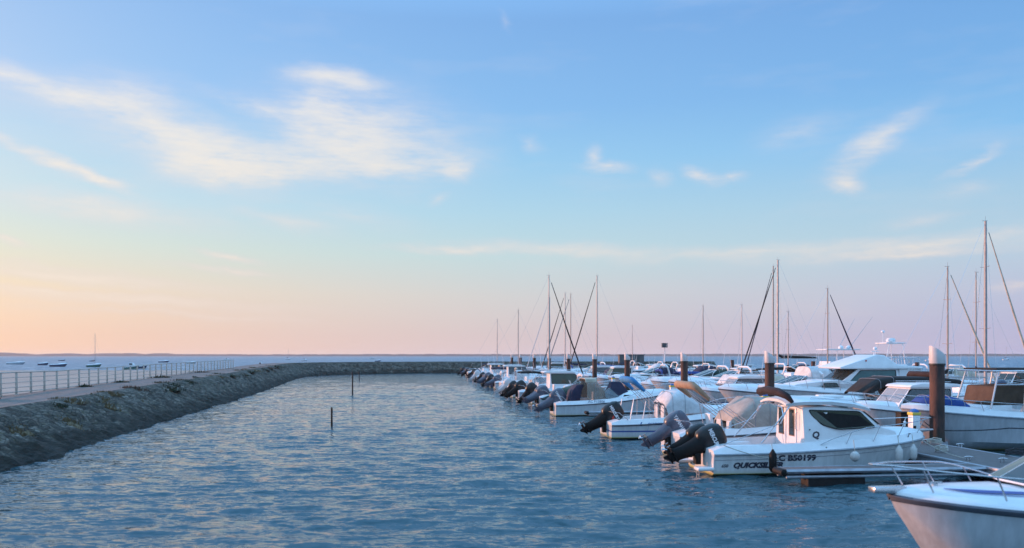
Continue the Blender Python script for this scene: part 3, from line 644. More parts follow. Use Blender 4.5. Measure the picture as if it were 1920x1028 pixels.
def outboard(root, y, tilt, m, s=1.0, z=.62, txt=None, stripe=None, lod=0, x=-.10):
    """built upright then tilted about the transom bracket"""
    e = bpy.data.objects.new('outboard_motor', None)
    secs = []
    for (zc, x0, x1, w) in ((.28, -.40, .12, .15), (.38, -.54, .20, .21), (.62, -.60, .24, .245), (.90, -.58, .22, .235), (1.06, -.50, .12, .19), (1.11, -.36, .0, .12)):
        c = (x0+x1)/2; a = (x1-x0)/2
        secs.append([(c+a*math.copysign(abs(math.cos(q))**.6, math.cos(q)), w*math.copysign(abs(math.sin(q))**.6, math.sin(q)), zc) for q in [2*math.pi*i/16 for i in range(16)]])
    M0 = Matrix.Translation((x, y, z)) @ Matrix.Rotation(R(tilt), 4, 'Y') @ Matrix.Scale(s, 4) @ Matrix.Translation((-.08, 0, -.10))
    leg = MB().loft([[(c+a*math.cos(q), w*math.sin(q), zc) for q in [2*math.pi*i/10 for i in range(10)]] for zc, c, a, w in ((.40, -.16, .30, .19), (.1, -.15, .25, .16), (-.25, -.16, .21, .12), (-.50, -.18, .20, .075), (-.62, -.18, .22, .05))])
    leg.prism([(-.42, -.62), (.06, -.62), (.02, -.66), (-.40, -.65)], .12)
    leg.lathe([(.012, .10), (.05, .02), (.062, -.15), (.055, -.40), (.03, -.46)], (-.06, 0, -.80), 10, 'x')
    leg.prism([(-.30, -.62), (.0, -.62), (-.03, -.80), (-.30, -.80)], .03)
    leg.prism([(-.28, -.82), (-.04, -.82), (-.20, -1.03), (-.28, -1.02)], .014)
    leg.v = [(a_, b_*1.15, c_*.80 if c_ < 0 else c_) for a_, b_, c_ in leg.v]
    leg.xf(M0); mo = leg.build('outboard_motor', m if m in (ENGG, ENGW, ENGN) else RUBBER, root)
    c = MB().loft(secs); c.xf(M0); co = c.build('cowling', m, mo, smooth=50)
    pr = MB()
    for k in range(3):
        a = k*2*math.pi/3; q = []
        for (rr, da, xx) in ((.03, -.5, 0), (.15, -.45, -.02), (.165, .0, .02), (.15, .45, .05), (.03, .5, .03)):
            q.append((-.50+xx, rr*math.sin(a+da), -.80+rr*math.cos(a+da)))
        pr.slab(q, .012)
    pr.v = [(a_, b_*1.0, c_+.16) for a_, b_, c_ in pr.v]
    pr.xf(M0); pr.build('propeller', STEEL if lod == 0 else RUBBER, mo)
    br = MB().box((x+.02, y, z-.12), (.16, .26, .34)); br.build('bracket', RUBBER, mo, bevel=.01)
    if txt:
        v, f = text_mb(txt, .17, bold=.006); xm = max(a[0] for a in v)
        tv = [tuple(M0 @ Vector((-.50+a[0]*.64/xm, -.256, .66+a[1]))) for a in v]     # runs fore and aft, so it hangs down when tilted
        MB().add(tv, f).build('lettering', LET['white'], mo, smooth=0)
    if stripe:
        M1 = M0; MB().add([tuple(M1 @ Vector(q)) for q in ((.02, -.247, .44), (.12, -.245, .44), (-.02, -.247, .62), (-.12, -.248, .62))], [(0, 1, 2, 3)]).build('stripe', stripe, mo, smooth=0)
    return mo
def panel(quad, m, root, name='window', t=.012, off=.004, sub=None):
    q = [Vector(p) for p in quad]; n = (q[1]-q[0]).cross(q[-1]-q[0]).normalized()*off
    return MB().slab([p+n for p in q], t).build(name, m, root, smooth=0)
def rounded(poly, r=.06, n=4):
    out = []; k = len(poly)
    for i in range(k):
        a, b, c = Vector(poly[i-1]), Vector(poly[i]), Vector(poly[(i+1) % k])
        da, dc = (a-b), (c-b); rr = min(r, da.length*.45, dc.length*.45); p0, p1 = b+da.normalized()*rr, b+dc.normalized()*rr
        for j in range(n+1):
            s = j/n; out.append(tuple((1-s)**2*p0+2*s*(1-s)*b+s*s*p1))
    return out
def side_windows(root, poly, wf, m, fr=RUBBER, both=True, r=.07, frame=.025):
    """a glazed opening drawn as (x,z) outline, laid on both cabin sides whose half width is wf(x,z)"""
    pl = rounded(poly, r); cx = sum(p[0] for p in pl)/len(pl); cz = sum(p[1] for p in pl)/len(pl)
    for s in ((-1, 1) if both else (-1,)):
        fb = MB(); big = [(cx+(x-cx)*(1+frame*1.2)+(frame if x > cx else -frame), cz+(z-cz)*(1+frame)+(frame if z > cz else -frame)) for x, z in pl]
        fb.loft([[(x, s*(wf(x, z)-.01), z) for x, z in big], [(x, s*(wf(x, z)+.007), z) for x, z in big]])
        f_ = fb.build('window', fr, root, smooth=0)
        MB().loft([[(x, s*(wf(x, z)-.005), z) for x, z in pl], [(x, s*(wf(x, z)+.011), z) for x, z in pl]]).build('pane', m, f_, smooth=0)
def windscreen(root, x0, x1, wb, wt, z0, z1, glass=GLASSC, fr=ALU, side=.7, r=.018, wing=True):
    """raked framed screen: bottom at x0 (fwd), top at x1 (aft), with swept side wings"""
    xb = x0-side*1.0
    B = [(xb-side*.5, -wb, z0), (x0-.25, -wb*.86, z0), (x0, -wb*.35, z0+.02), (x0, wb*.35, z0+.02), (x0-.25, wb*.86, z0), (xb-side*.5, wb, z0)]
    T = [(xb-side*.6, -wb*.97, z0+(z1-z0)*.55), (x1-.25, -wt*.86, z1-.02), (x1, -wt*.35, z1), (x1, wt*.35, z1), (x1-.25, wt*.86, z1-.02), (xb-side*.6, wb*.97, z0+(z1-z0)*.55)]
    f = MB().tube(T, r, 5).tube(B, r, 5)
    for a, b in zip(B, T): f.tube([a, b], r*.9, 5)
    fo_ = f.build('windscreen', fr, root)
    g_ = MB()
    for i in range(5): g_.slab([B[i], B[i+1], T[i+1], T[i]], .008)
    g_.build('pane', glass, fo_, smooth=0)
def arch_canvas(root, arches, m, name='canopy', t=.03, n=10, p=.55):
    """arches = [(x, halfwidth, z_base, z_top, lean)] joined by a skin of canvas"""
    def arc(x, w, zb, zt, lean, d):
        out = []
        for i in range(n+1):
            a = math.pi*i/n; cx_, sx_ = math.cos(a), math.sin(a)
            out.append((x+lean*sx_**p, (w-d)*math.copysign(abs(cx_)**p, -cx_), zb+(zt-d-zb)*abs(sx_)**p))
        return out
    secs = []
    for A_ in arches: secs.append(arc(*A_, 0)+arc(*A_, t)[::-1])
    o = MB().loft(secs).build(name, m, root, smooth=60)
    if len(arches) > 2:
        sm_ = MB()
        for A_ in arches[1:-1]: sm_.tube(arc(*A_, -.006), .011, 4)
        sm_.build('seam', RUBG, o, smooth=0)
    return o
def bimini(root, x0, x1, w, z0, z1, m, up=True, name='bimini', fr=STEEL, rollx=None):
    """canvas sun top on tube bows"""
    nb = MB(); xm = (x0+x1)/2
    def bow(xb, xt, zt, ww): return [(xb, -ww, z0), (xt, -ww*.97, zt-.18), (xt, -ww*.8, zt-.04), (xt, 0, zt+.03), (xt, ww*.8, zt-.04), (xt, ww*.97, zt-.18), (xb, ww, z0)]
    if up:
        for xt in (x0, xm, x1): nb.tube(bow(xm, xt, z1-(.0 if xt == xm else .06), w), .014, 5)
        fo_ = nb.build(name, fr, root)
        arch_canvas(fo_, [(x0-.05, w+.02, z1-.2, z1-.02, 0), (xm, w+.03, z1-.18, z1+.06, 0), (x1+.05, w+.02, z1-.22, z1-.03, 0)], m, 'canvas', .02, 10, .4)
    else:
        for k, d in enumerate((-.10, .0, .10)): nb.tube(bow(xm+d, x1+d*.4, z1, w), .016, 5)
        nb.tube([(x0, -w, z0), (x1, -w, z1-.25)], .013, 5).tube([(x0, w, z0), (x1, w, z1-.25)], .013, 5)
        fo_ = nb.build(name, fr, root)
        MB().tube([(x1, -w*.98, z1-.35), (x1, -w*.93, z1-.05), (x1, -w*.5, z1+.05), (x1, w*.5, z1+.05), (x1, w*.93, z1-.05), (x1, w*.98, z1-.35)], [.07, .11, .125, .12, .11, .07], 9).build('rolled_canvas', m, fo_, smooth=60)
    return fo_
def hull_text(root, h, txt, x, z, size, m, name='lettering', shear=0.0, bold=0.0, sgn=-1, up=0.0, squash=1.0):
    v, f = text_mb(txt, size, shear, bold)
    tv = []
    for a in v:
        xx = x+a[0]*squash if sgn < 0 else x-a[0]*squash; zz = z+a[1]+up*a[0]
        tv.append((xx, sgn*(h.side(xx, zz)+.006), zz))
    return MB().add(tv, f).build(name, m, root, smooth=0)
def mast_rig(root, h, xm, zt, m=ALU, r=.07, boom=2.6, sail='navy', jib=None, zb=1.2, lod=1, spread=2, stay=True, backlean=0.0, boomz=None):
    x2 = xm-backlean
    ma = MB().tube([(xm, 0, zb-.4), ((xm+x2)/2, 0, (zt+zb)/2), (x2, 0, zt)], [r, r*.95, r*.7], 8).build('mast', m, root)
    for k in range(spread):
        z = zb+(zt-zb)*(k+1)/(spread+.75); MB().tube([(xm-.05, -.55+.1*k, z+.05), (xm, 0, z), (xm-.05, .55-.1*k, z+.05)], .018, 4).build('spreader', m, ma)
    MB().tube([(x2-.25, 0, zt+.02), (x2+.15, 0, zt+.04)], .015, 4).tube([(x2, 0, zt-.1), (x2, 0, zt+.35)], .01, 4).build('masthead', m, ma)
    bz = boomz or zb+.9
    bo = MB().tube([(xm-.05, 0, bz), (xm-boom, 0, bz+.02)], .045, 6).build('boom', m, root)
    if sail: MB().tube([(xm+.05, 0, bz+.55), (xm-.12, 0, bz+.30), (xm-.5, 0, bz+.17), (xm-boom*.6, 0, bz+.13), (xm-boom*.98, 0, bz+.08)], [.05, .14, .16, .13, .07], 8).build('sail_cover', CANV[sail], bo, smooth=60)
    w = MB(); rr = .010 if lod else .006
    ws = h.half(xm)*.92; w.tube([(xm-.1, -ws, h.sheer(xm)), (xm-.05, -.5, zb+(zt-zb)*.62), (x2, 0, zt*.97)], rr, 3).tube([(xm-.1, ws, h.sheer(xm)), (xm-.05, .5, zb+(zt-zb)*.62), (x2, 0, zt*.97)], rr, 3)
    w.tube([(.05, 0, h.fs+.1), (x2, 0, zt)], rr, 3); w.tube([(h.L, 0, h.fb), (x2, 0, zt*.985)], rr, 3)
    w.build('rigging', STEEL, root, smooth=0)
    if jib: MB().tube([(h.L-.15, 0, h.fb+.25), (h.L-.15-(h.L-.15-x2)*.45, 0, h.fb+(zt-h.fb)*.45), (x2+.25, 0, zt*.94)], [.07, .075, .03], 7).build('furled_jib', CANV[jib], root, smooth=60)
def lifelines(root, h, x0, x1, rise=.6, n=5, aft=True):
    mb = MB()
    for s in (-1, 1):
        pts = []
        for k in range(n+1):
            x = x0+(x1-x0)*k/n; y = s*max(.03, h.half(x)-.14); z = h.sheer(x)+.10; mb.tube([(x, y, z), (x, y, z+rise)], .013, 4); pts.append((x, y, z+rise))
        mb.tube(pts, .009, 4).tube([(a, b, c-rise*.45) for a, b, c in pts], .007, 3)
    mb.build('guard_rail', STEEL, root)

def boat(name, label, cat, off, y, away, group, Ln=6.2, B=2.35, fs=.75, fb=1.2, hm=HWHITE, kind='open', eng=None, eng_n=1, eng_tilt=62, eng_txt=None, eng_stripe=None,
         canopy=None, ccol='navy', cover=None, lod=1, rng_=None, dm=WHITE, mast=None, rub=RUB, rail=True, fl=0.0, ck=None, extra=None, glass=GLASSD, jit=0.0, eng_s=1.0, **kw):
    """off = grid position of the transom; away = +1 bow towards the pontoon (right), -1 bow to the left"""
    rz = PH+(0 if away > 0 else math.pi)+jit
    r = thing(name, label, cat, P(off, y), rz, group)
    fs -= .12; fb -= .12; h = Hull(Ln, B, fs, fb, **{k: kw[k] for k in ('full', 'rake', 'draft') if k in kw})
    make_hull(r, h, hm, lod, rub)
    c1 = (ck or {'open': .66, 'console': .78, 'cuddy': .52, 'pilot': .40, 'cruiser': .36, 'fly': .24, 'sail': .30, 'rib': .7}[kind])*Ln
    crown = {'open': .16, 'console': .08, 'cuddy': .30, 'pilot': .26, 'cruiser': .42, 'fly': .42, 'sail': .18, 'rib': .1}[kind]
    make_deck(r, h, .35, c1, .24 if kind != 'sail' else .45, crown, min(.35, fs*.4), dm, lod)
    zs = fs+.21
    if kind == 'open':
        windscreen(r, c1+.25, c1-.15, B*.40, B*.36, h.sheer(c1)+.22, h.sheer(c1)+.68, GLASSC, ALU, .6)
        [MB().box((c1*.62, q, .62), (.45, .45, .5)).box((c1*.62-.2, q, 1.02), (.10, .44, .55)).build('seat', mat('seat_vinyl', (.62, .62, .62), .5, var=.2), r, bevel=.04) for q in (-.48, .48)]
    if kind == 'console':
        xc = c1*.60; zf = .35
        MB().prism([(xc-.35, zf), (xc+.45, zf), (xc+.35, zf+.80), (xc+.05, zf+1.05), (xc-.25, zf+.95)], .38).build('console', WHITE, r, bevel=.05)
        panel([(xc+.38, -.33, zf+.82), (xc+.38, .33, zf+.82), (xc+.12, .30, zf+1.38), (xc+.12, -.30, zf+1.38)], GLASSC, r, 'windscreen')
        MB().box((xc-.85, 0, zf+.35), (.5, .75, .7)).box((xc-1.05, 0, zf+.9), (.1, .72, .4)).build('seat', mat('seat_vinyl', (.62, .62, .62), .5, var=.2), r, bevel=.04)
    if kind == 'cuddy':
        windscreen(r, c1+.55, c1-.1, B*.42, B*.37, h.sheer(c1)+.24, h.sheer(c1)+.80, GLASSC, ALU, .75)
        [MB().box((c1-.8, q, .65), (.5, .5, .6)).box((c1-1.02, q, 1.1), (.10, .48, .6)).build('seat', mat('seat_vinyl', (.62, .62, .62), .5, var=.2), r, bevel=.04) for q in (-.48, .48)]
        side_windows(r, [(c1+.5, h.sheer(c1+.5)+.24), (c1+1.5, h.sheer(c1+1.5)+.22), (c1+1.3, h.sheer(c1)+.34), (c1+.6, h.sheer(c1)+.38)], lambda x, z: max(h.half(x)-.24, h.half(x)*.55)*.97-.0, GLASSD, r=.05)
    if kind == 'pilot':
        zt = kw.get('roof', 2.25); xa, xf = c1-.1, c1+1.9; zc = h.sheer(c1)+.20
        wf = lambda x, z: B*.385-(z-zc)*.10
        MB().prism(rounded([(xa, zc-.1), (xf+.75, zc), (xf+.62, zc+.30), (xf, zt-.12), (xa, zt-.12)], .08), wf).build('wheelhouse', WHITE, r, bevel=.03)
        rt = MB().prism(rounded([(xa-.45, zt-.13), (xf+.12, zt-.13), (xf+.0, zt-.02), (xf-.5, zt+.05), (xa-.2, zt+.04), (xa-.5, zt-.05)], .05), lambda x, z: B*.385-.08+.05).build('roof', WHITE, r, bevel=.03)
        side_windows(r, [(xa+.18, zc+.38), (xf+.42, zc+.38), (xf+.02, zt-.22), (xa+.14, zt-.22)], wf, glass)
        nx = Vector((xf+.62, 0, zc+.3)); tx = Vector((xf, 0, zt-.12)); d_ = tx-nx
        a_, b_ = nx+d_*.08, nx+d_*.88; w0 = wf(0, a_.z)-.10; w1 = wf(0, b_.z)-.07
        for s0, s1 in ((-1, -.03), (.03, 1)): panel([(a_.x, w0*s0, a_.z), (a_.x, w0*s1, a_.z), (b_.x, w1*s1, b_.z), (b_.x, w1*s0, b_.z)], glass, r, 'windscreen')
        MB().tube([(xa, -wf(0, zt)+.1, zt+.12), (xf-.3, -wf(0, zt)+.1, zt+.12)], .014, 5).tube([(xa, wf(0, zt)-.1, zt+.12), (xf-.3, wf(0, zt)-.1, zt+.12)], .014, 5).build('roof_rail', STEEL, r)
    if kind == 'cruiser':
        zc = h.sheer(c1)+.2; xf = Ln*.80
        MB().prism(rounded([(c1-.1, zc-.1), (xf, h.sheer(xf)+.16), (xf-.4, h.sheer(xf)+.34), (Ln*.60, zc+.52), (c1+.2, zc+.62), (c1-.1, zc+.5)], .15), lambda x, z: max(.2, (h.half(x)-.30)-max(0, z-zc)*.25)).build('coachroof', WHITE, r, bevel=.04)
        windscreen(r, Ln*.58, c1+.35, B*.36, B*.33, zc+.55, zc+1.12, GLASSD, WHITE, .9, .03)
        side_windows(r, [(Ln*.50, zc+.18), (Ln*.64, zc+.16), (Ln*.60, zc+.36), (Ln*.48, zc+.38)], lambda x, z: max(.2, (h.half(x)-.30)-max(0, z-zc)*.25), GLASSD, r=.05)
        MB().tube([(c1-1.1, -B*.44, zs), (c1-.75, -B*.42, zc+1.2), (c1-.7, -B*.3, zc+1.42), (c1-.7, B*.3, zc+1.42), (c1-.75, B*.42, zc+1.2), (c1-1.1, B*.44, zs)], [.10, .09, .08, .08, .09, .10], 7).build('radar_arch', WHITE, r)
    if kind == 'sail':
        zc = h.sheer(c1)+.18
        wfc = lambda x, z: max(.15, (h.half(x)*.62)-max(0, z-zc)*.2)
        MB().prism(rounded([(c1-.05, zc-.05), (Ln*.74, zc-.02), (Ln*.68, zc+.20), (c1+.1, zc+.46), (c1-.05, zc+.44)], .12), wfc).build('coachroof', WHITE, r, bevel=.03)
        for a0 in (.40, .52): side_windows(r, [(Ln*a0, zc+.12), (Ln*(a0+.08), zc+.12), (Ln*(a0+.08), zc+.24), (Ln*a0, zc+.26)], wfc, GLASSD, r=.04)
        lifelines(r, h, .2, Ln*.85, .55, 6)
    if rail and kind != 'rib': bow_rail(r, h, Ln*kw.get('rail0', .60), kw.get('rise', .42), 3, .016 if lod else .013)
    if kind in ('cuddy', 'pilot', 'cruiser') and lod:
        za = {'cuddy': zs+.5, 'pilot': 2.3, 'cruiser': h.sheer(c1)+1.5}[kind]; sy = .8 if int(y*7) % 2 else -.8; hh_ = 1.3+(int(y*13) % 7)*.22
        MB().tube([(c1-.4, sy, za-.5), (c1-.5, sy, za+.2), (c1-.5-.12*hh_, sy, za+hh_)], [.02, .018, .008], 4).build('antenna', WHITE, r)
    if kind in ('cuddy', 'pilot', 'open'):
        xh = Ln*.72; MB().box((xh, 0, deck_surf(h, xh, 0, c1, crown, .24)-.0), (.5, .5, .035)).build('deck_hatch', GLASSD if lod == 0 else RUBG, r, bevel=.01)
    if kind != 'console':
        MB().tube([(.75, -B*.42, zs), (.35, -B*.43, zs+.32), (.12, -B*.40, zs+.34), (.05, -B*.15, zs+.34)], .014, 5).tube([(.75, B*.42, zs), (.35, B*.43, zs+.32), (.12, B*.40, zs+.34), (.05, B*.15, zs+.34)], .014, 5).build('stern_rail', STEEL, r)
    if canopy:
        z1 = kw.get('cz', zs+1.25)
        if canopy == 'up': bimini(r, c1-2.1, c1-.1, B*.42, zs, z1, CANV[ccol], True)
        if canopy == 'roll': bimini(r, c1-2.0, c1-.9, B*.42, zs, z1, CANV[ccol], False)
        if canopy == 'hood': arch_canvas(r, [(c1+.35, B*.40, h.sheer(c1)+.2, h.sheer(c1)+.37, 0), (c1+.05, B*.42, zs+.1, zs+.85, 0), (c1-.55, B*.43, zs, zs+1.15, 0), (c1-1.15, B*.43, zs, zs+1.15, 0)], CANV[ccol], 'sprayhood')
        if canopy == 'camper': arch_canvas(r, [(c1+.35, B*.38, h.sheer(c1)+.5, h.sheer(c1)+.62, 0), (c1-.1, B*.42, zs+.1, z1, 0), (c1-1.4, B*.43, zs, z1, 0), (.35, B*.42, zs, zs+.25, 0)], CANV[ccol], 'canopy')
    if cover:
        arch_canvas(r, [(.1, h.half(.1)+.03, fs-.12, fs+.12, 0), (Ln*.25, h.half(Ln*.25)+.03, h.sheer(Ln*.25)-.12, fs+.55, 0), (c1*.85, h.half(c1*.85)+.03, h.sheer(c1)-.12, zs+.85, 0), (c1+.6, h.half(c1+.6)*.98, h.sheer(c1)-.1, h.sheer(c1)+.35, 0), (Ln*.9, h.half(Ln*.9)*.9, h.sheer(Ln*.9)-.02, h.sheer(Ln*.9)+.12, 0)], CANV[cover], 'boat_cover', p=.6)
    if eng:
        for k in range(eng_n):
            yy = (k-(eng_n-1)/2)*.75
            outboard(r, yy, eng_tilt, eng, eng_s, fs*.82, eng_txt if k == 0 else None, eng_stripe, lod)
    if mast: mast_rig(r, h, lod=lod, **mast)
    return r, h
# ------------------------------------------------------------------ the boats one can tell apart
CH = 'boats moored in the channel row'; IN = 'boats on the inner side of the main pontoon'; F1 = 'boats on the near side of the second pontoon'; F2 = 'boats on the far side of the second pontoon'
# white cabin boat in the middle foreground
r = thing('cabin_boat', 'white cabin boat with green tinted side window and black outboards, nearest complete boat', 'boat', P(8.77, 24.9), PH, CH)
h = Hull(7.1, 2.5, .66, 1.02, full=.5, rake=.16)
make_hull(r, h, HQ, 0, RUBG); r.scale = (1.045, 1, 1)
for s in (-1, 1): MB().tube([(.03+6.3*k/20, s*(h.side(.03+6.3*k/20, h.sheer(6.3*k/20)-.17)+.004), h.sheer(6.3*k/20)-.17) for k in range(21)], .009, 4).build('hull_moulding', RUBG, r)
make_deck(r, h, .55, 2.8, .26, .26, .35, WHITE, 0, mold=(.17, .14))
wq = lambda x, z: .985-(z-1.0)*.13-max(0, x-4.4)*.16
MB().prism([(2.78, .45), (2.78, 2.03), (3.6, 2.05), (4.62, 1.93), (5.28, 1.40), (5.75, 1.27), (5.9, 1.0), (5.9, .5)], wq).build('wheelhouse', WHITE, r, bevel=.05, seg=3)
secs = []
for x, zc, w, th in ((2.25, 2.10, .93, .05), (2.35, 2.12, .99, .09), (2.8, 2.15, 1.0, .10), (3.6, 2.15, .99, .10), (4.3, 2.07, .95, .10), (4.7, 1.98, .89, .09), (4.93, 1.91, .80, .06), (4.98, 1.89, .7, .02)):
    up = [(x-.12*abs(c_)**2*(1 if x < 3 else -1)*0, w*c_, zc+th*.5+.13*(1-abs(c_)**2.6)) for c_ in [-1+2*k/12 for k in range(13)]]
    dn = [(x, w*.97*c_, zc-th*.5+.10*(1-abs(c_)**2.6)) for c_ in [1-2*k/12 for k in range(13)]]
    secs.append(up+dn)
rf = MB().loft(secs).build('roof', WHITE, r, smooth=50)
MB().box((4.05, 0, 2.31), (.62, .60, .09)).build('roof_hatch', WHITE, rf, bevel=.035, seg=3)
for s in (-1, 1): MB().tube([(3.05, s*.80, 2.22), (3.08, s*.78, 2.31), (4.35, s*.74, 2.22), (4.55, s*.72, 2.10)], .013, 6).build('roof_rail', STEEL, rf)
side_windows(r, [(2.98, 1.93), (4.52, 1.87), (5.06, 1.40), (3.85, 1.36), (3.42, 1.48), (3.12, 1.70)], wq, GLASSG, r=.10, frame=.02)
for s0, s1 in ((-.97, -.03), (.03, .97)):
    panel([(5.19, .86*s0, 1.47), (5.19, .86*s1, 1.47), (4.72, .84*s1, 1.86), (4.72, .84*s0, 1.86)], GLASSD, r, 'windscreen', .012, .012)
# aft bulkhead with its door
dframe = mat('door_trim_brown', (.20, .12, .08), .5)
for y0, y1 in ((.30, .68), (-.42, -.04)):
    d_ = MB().box((2.765, (y0+y1)/2, 1.26), (.03, (y1-y0)+.17, 1.42)).build('door', WHITE, r, bevel=.02)
    MB().box((2.748, (y0+y1)/2, 1.52), (.012, y1-y0, .86)).build('door_frame', dframe, d_, bevel=.02); MB().box((2.742, (y0+y1)/2, 1.52), (.012, y1-y0-.07, .79)).build('pane', GLASSD, d_)
MB().tube([(2.74, -.62, 1.85), (2.68, -.62, 1.80), (2.68, -.62, 1.35), (2.74, -.62, 1.30)], .014, 6).build('handle', STEEL, r)
# cockpit frame tubes leading down from the roof
mb = MB()
for s in (-1, 1):
    mb.tube([(2.42, s*.93, 2.13), (1.45, s*1.04, .96)], .020, 7).tube([(2.35, s*.9, 2.08), (2.05, s*1.0, 1.55)], .016, 6).tube([(2.05, s*1.0, 1.55), (.35, s*1.05, .95)], .012, 5)
mb.tube([(2.15, -.98, 1.75), (2.18, -.80, 2.02), (2.18, 0, 2.12), (2.18, .80, 2.02), (2.15, .98, 1.75)], .02, 7); mb.build('canopy_frame', STEEL, r)
MB().box((.38, 0, .62), (.36, 1.9, .5)).build('bench', WHITE, r, bevel=.05); MB().box((1.3, .82, .60), (1.1, .36, .45)).build('locker', WHITE, r, bevel=.05)
for q in (-.95, .95): MB().box((-.22, q, .22), (.50, .42, .10)).build('swim_platform', WHITE, r, bevel=.04)
MB().tube([(-.42, -.90, .23), (-.42, -.90, -.3)], .015, 6).tube([(-.42, -1.1, .23), (-.42, -1.1, -.3)], .015, 6).box((-.42, -1.0, .05), (.03, .2, .03)).build('boarding_ladder', STEEL, r)
bow_rail(r, h, 3.2, .42, 4, .014, .10); MB().prism([(6.85, 1.12), (7.38, 1.20), (7.38, 1.25), (6.8, 1.24)], .10).build('bow_roller', STEEL, r, bevel=.01)
MB().lathe([(.02, 0), (.03, .12), (.05, .14), (.02, .17)], (6.5, 0, 1.33), 8).build('navigation_light', WHITE, r)
hull_text(r, h, '650', .22, .27, .13, LET['dark'], shear=.3, bold=.004)
hull_text(r, h, 'QUICKSILVER', .56, .255, .215, LET['dark'], shear=.3, bold=.014, squash=1.12)
hull_text(r, h, 'AC B50199', 1.70, .455, .23, LET['dark'], bold=.014, squash=1.22)
v, f = text_mb('Q', .27, .2, .012); MB().add([(3.02+a[0], -(wq(3.1, 1.15+a[1])+.008), 1.10+a[1]) for a in v], f).build('emblem', LET['dark'], r, smooth=0)
MB().add([(6.12+a*.14, -(h.half(6.2)*.93)-.004+a*.06, 1.06+b*.12) for a, b in ((0, 0), (.35, .7), (.1, .9), (.5, 1), (1.25, .9), (.8, .75), (.6, .75), (.3, 0))], [tuple(range(8))]).build('emblem', LET['dark'], r, smooth=0)
MB().ell((3.35, -1.18, .82), (.028, .03, .028)).ell((2.95, -.98, 1.35), (.02, .02, .02)).build('filler_cap', RUBBER, r)
outboard(r, -.28, 65, ENGB, 1.02, .56, 'MERCURY', None, 0, -.22); outboard(r, .48, 60, ENGB, .80, .68, None, LET['white'], 0, -.22)
MB().tube([(2.42, -1.0, 2.18), (2.30, -.90, 2.36), (2.22, -.5, 2.47), (2.2, .3, 2.50), (2.22, .85, 2.44), (2.3, .98, 2.34)], [.05, .10, .13, .14, .13, .07], 9).build('rolled_canvas', CANV['plum'], r, smooth=60)
QB, QH = r, h

def fender(px, y_, z0, z1, rad, label, m=FENDER, ball=False, top=None):
    x_ = (px-CXP)/FPX*y_; t_ = thing('fender', label, 'fender', (x_, y_, 0), 0, 'fenders hanging along the foreground cabin boat')
    if ball: MB().ell((0, 0, (z0+z1)/2), (rad, rad, rad*1.1), 14, 10).build('body', m, t_, smooth=60)
    else: MB().lathe([(.02, z0-.03), (rad*.6, z0), (rad, z0+rad*.8), (rad, z1-rad*.8), (rad*.5, z1), (.025, z1+.06)], n=14).build('body', m, t_, smooth=60)
    MB().tube([(0, 0, z1), (.0, .10, top or z1+.3)], .010, 5).build('line', ROPE, t_)
fender(1603, 23.63, .48, .76, .14, 'round white fender hanging amidships on the foreground cabin boat', ball=True, top=1.1)
fender(1686, 23.95, .42, .86, .10, 'long white fender under the bow of the foreground cabin boat, left of the pair', top=1.2)
fender(1713, 24.3, .45, .85, .10, 'long white fender nearest the bow tip of the foreground cabin boat', top=1.2)
fender(1449, 23.42, .20, .80, .11, 'dark round fender beside the end of the finger pontoon', RUBBER, top=1.0)

# boat with grey outboard, beige canopy and registration on its side
r, h = boat('motor_boat', 'open boat with grey outboard, orange rolled sunshade and beige canopy behind the nearest cabin boat', 'boat', 8.95, 28.5, 1, CH, 6.4, 2.35, .92, 1.32, HWHITE, 'open', ENGG, eng_tilt=57, eng_txt='YAMAHA', lod=0, ck=.56, eng_s=1.0)
arch_canvas(r, [(2.0, .98, 1.05, 1.30, 0), (2.15, 1.0, 1.05, 1.6, 0), (2.75, 1.0, 1.05, 2.12, 0), (3.3, .98, 1.1, 2.12, 0), (4.0, .9, 1.2, 1.55, 0)], CANV['beige'], 'canopy', p=.38)
hull_text(r, h, 'AC F14731', .75, .98, .17, LET['grey'], bold=.004, squash=1.1)
MB().box((1.25, -.55, 1.32), (.12, .5, .52), 0, -.15).box((1.45, -.55, 1.02), (.5, .5, .12)).build('helm_seat', WHITE, r, bevel=.04)
def leaning_frame(root, h, xf, xt, z0, z1, w, m, name='folded_bimini'):
    mb = MB()
    for s in (-1, 1):
        for d in (0, .22, .4): mb.tube([(xf+d, s*w, z0), (xt+d*.4, s*w*.92, z1)], .014, 5)
        mb.tube([(xf-.9, s*w, z0), (xt+(xf-xt)*.45, s*w*.95, z0+(z1-z0)*.55)], .012, 5)
    mb.tube([(xt, -w*.92, z1), (xt, w*.92, z1)], .014, 5); f_ = mb.build(name, STEEL, root)
    MB().tube([(xt+.55, -w*.95, z1-.42), (xt+.12, -w*.92, z1-.04), (xt, -w*.8, z1+.06), (xt, w*.8, z1+.06), (xt+.12, w*.92, z1-.04), (xt+.55, w*.95, z1-.42)], [.06, .12, .14, .14, .12, .06], 10).build('rolled_canvas', m, f_, smooth=60)
leaning_frame(r, h, 2.5, .55, 1.02, 2.50, 1.0, CANV['orange'])  # cream canvas roll with warm sunset light mixed into its colour

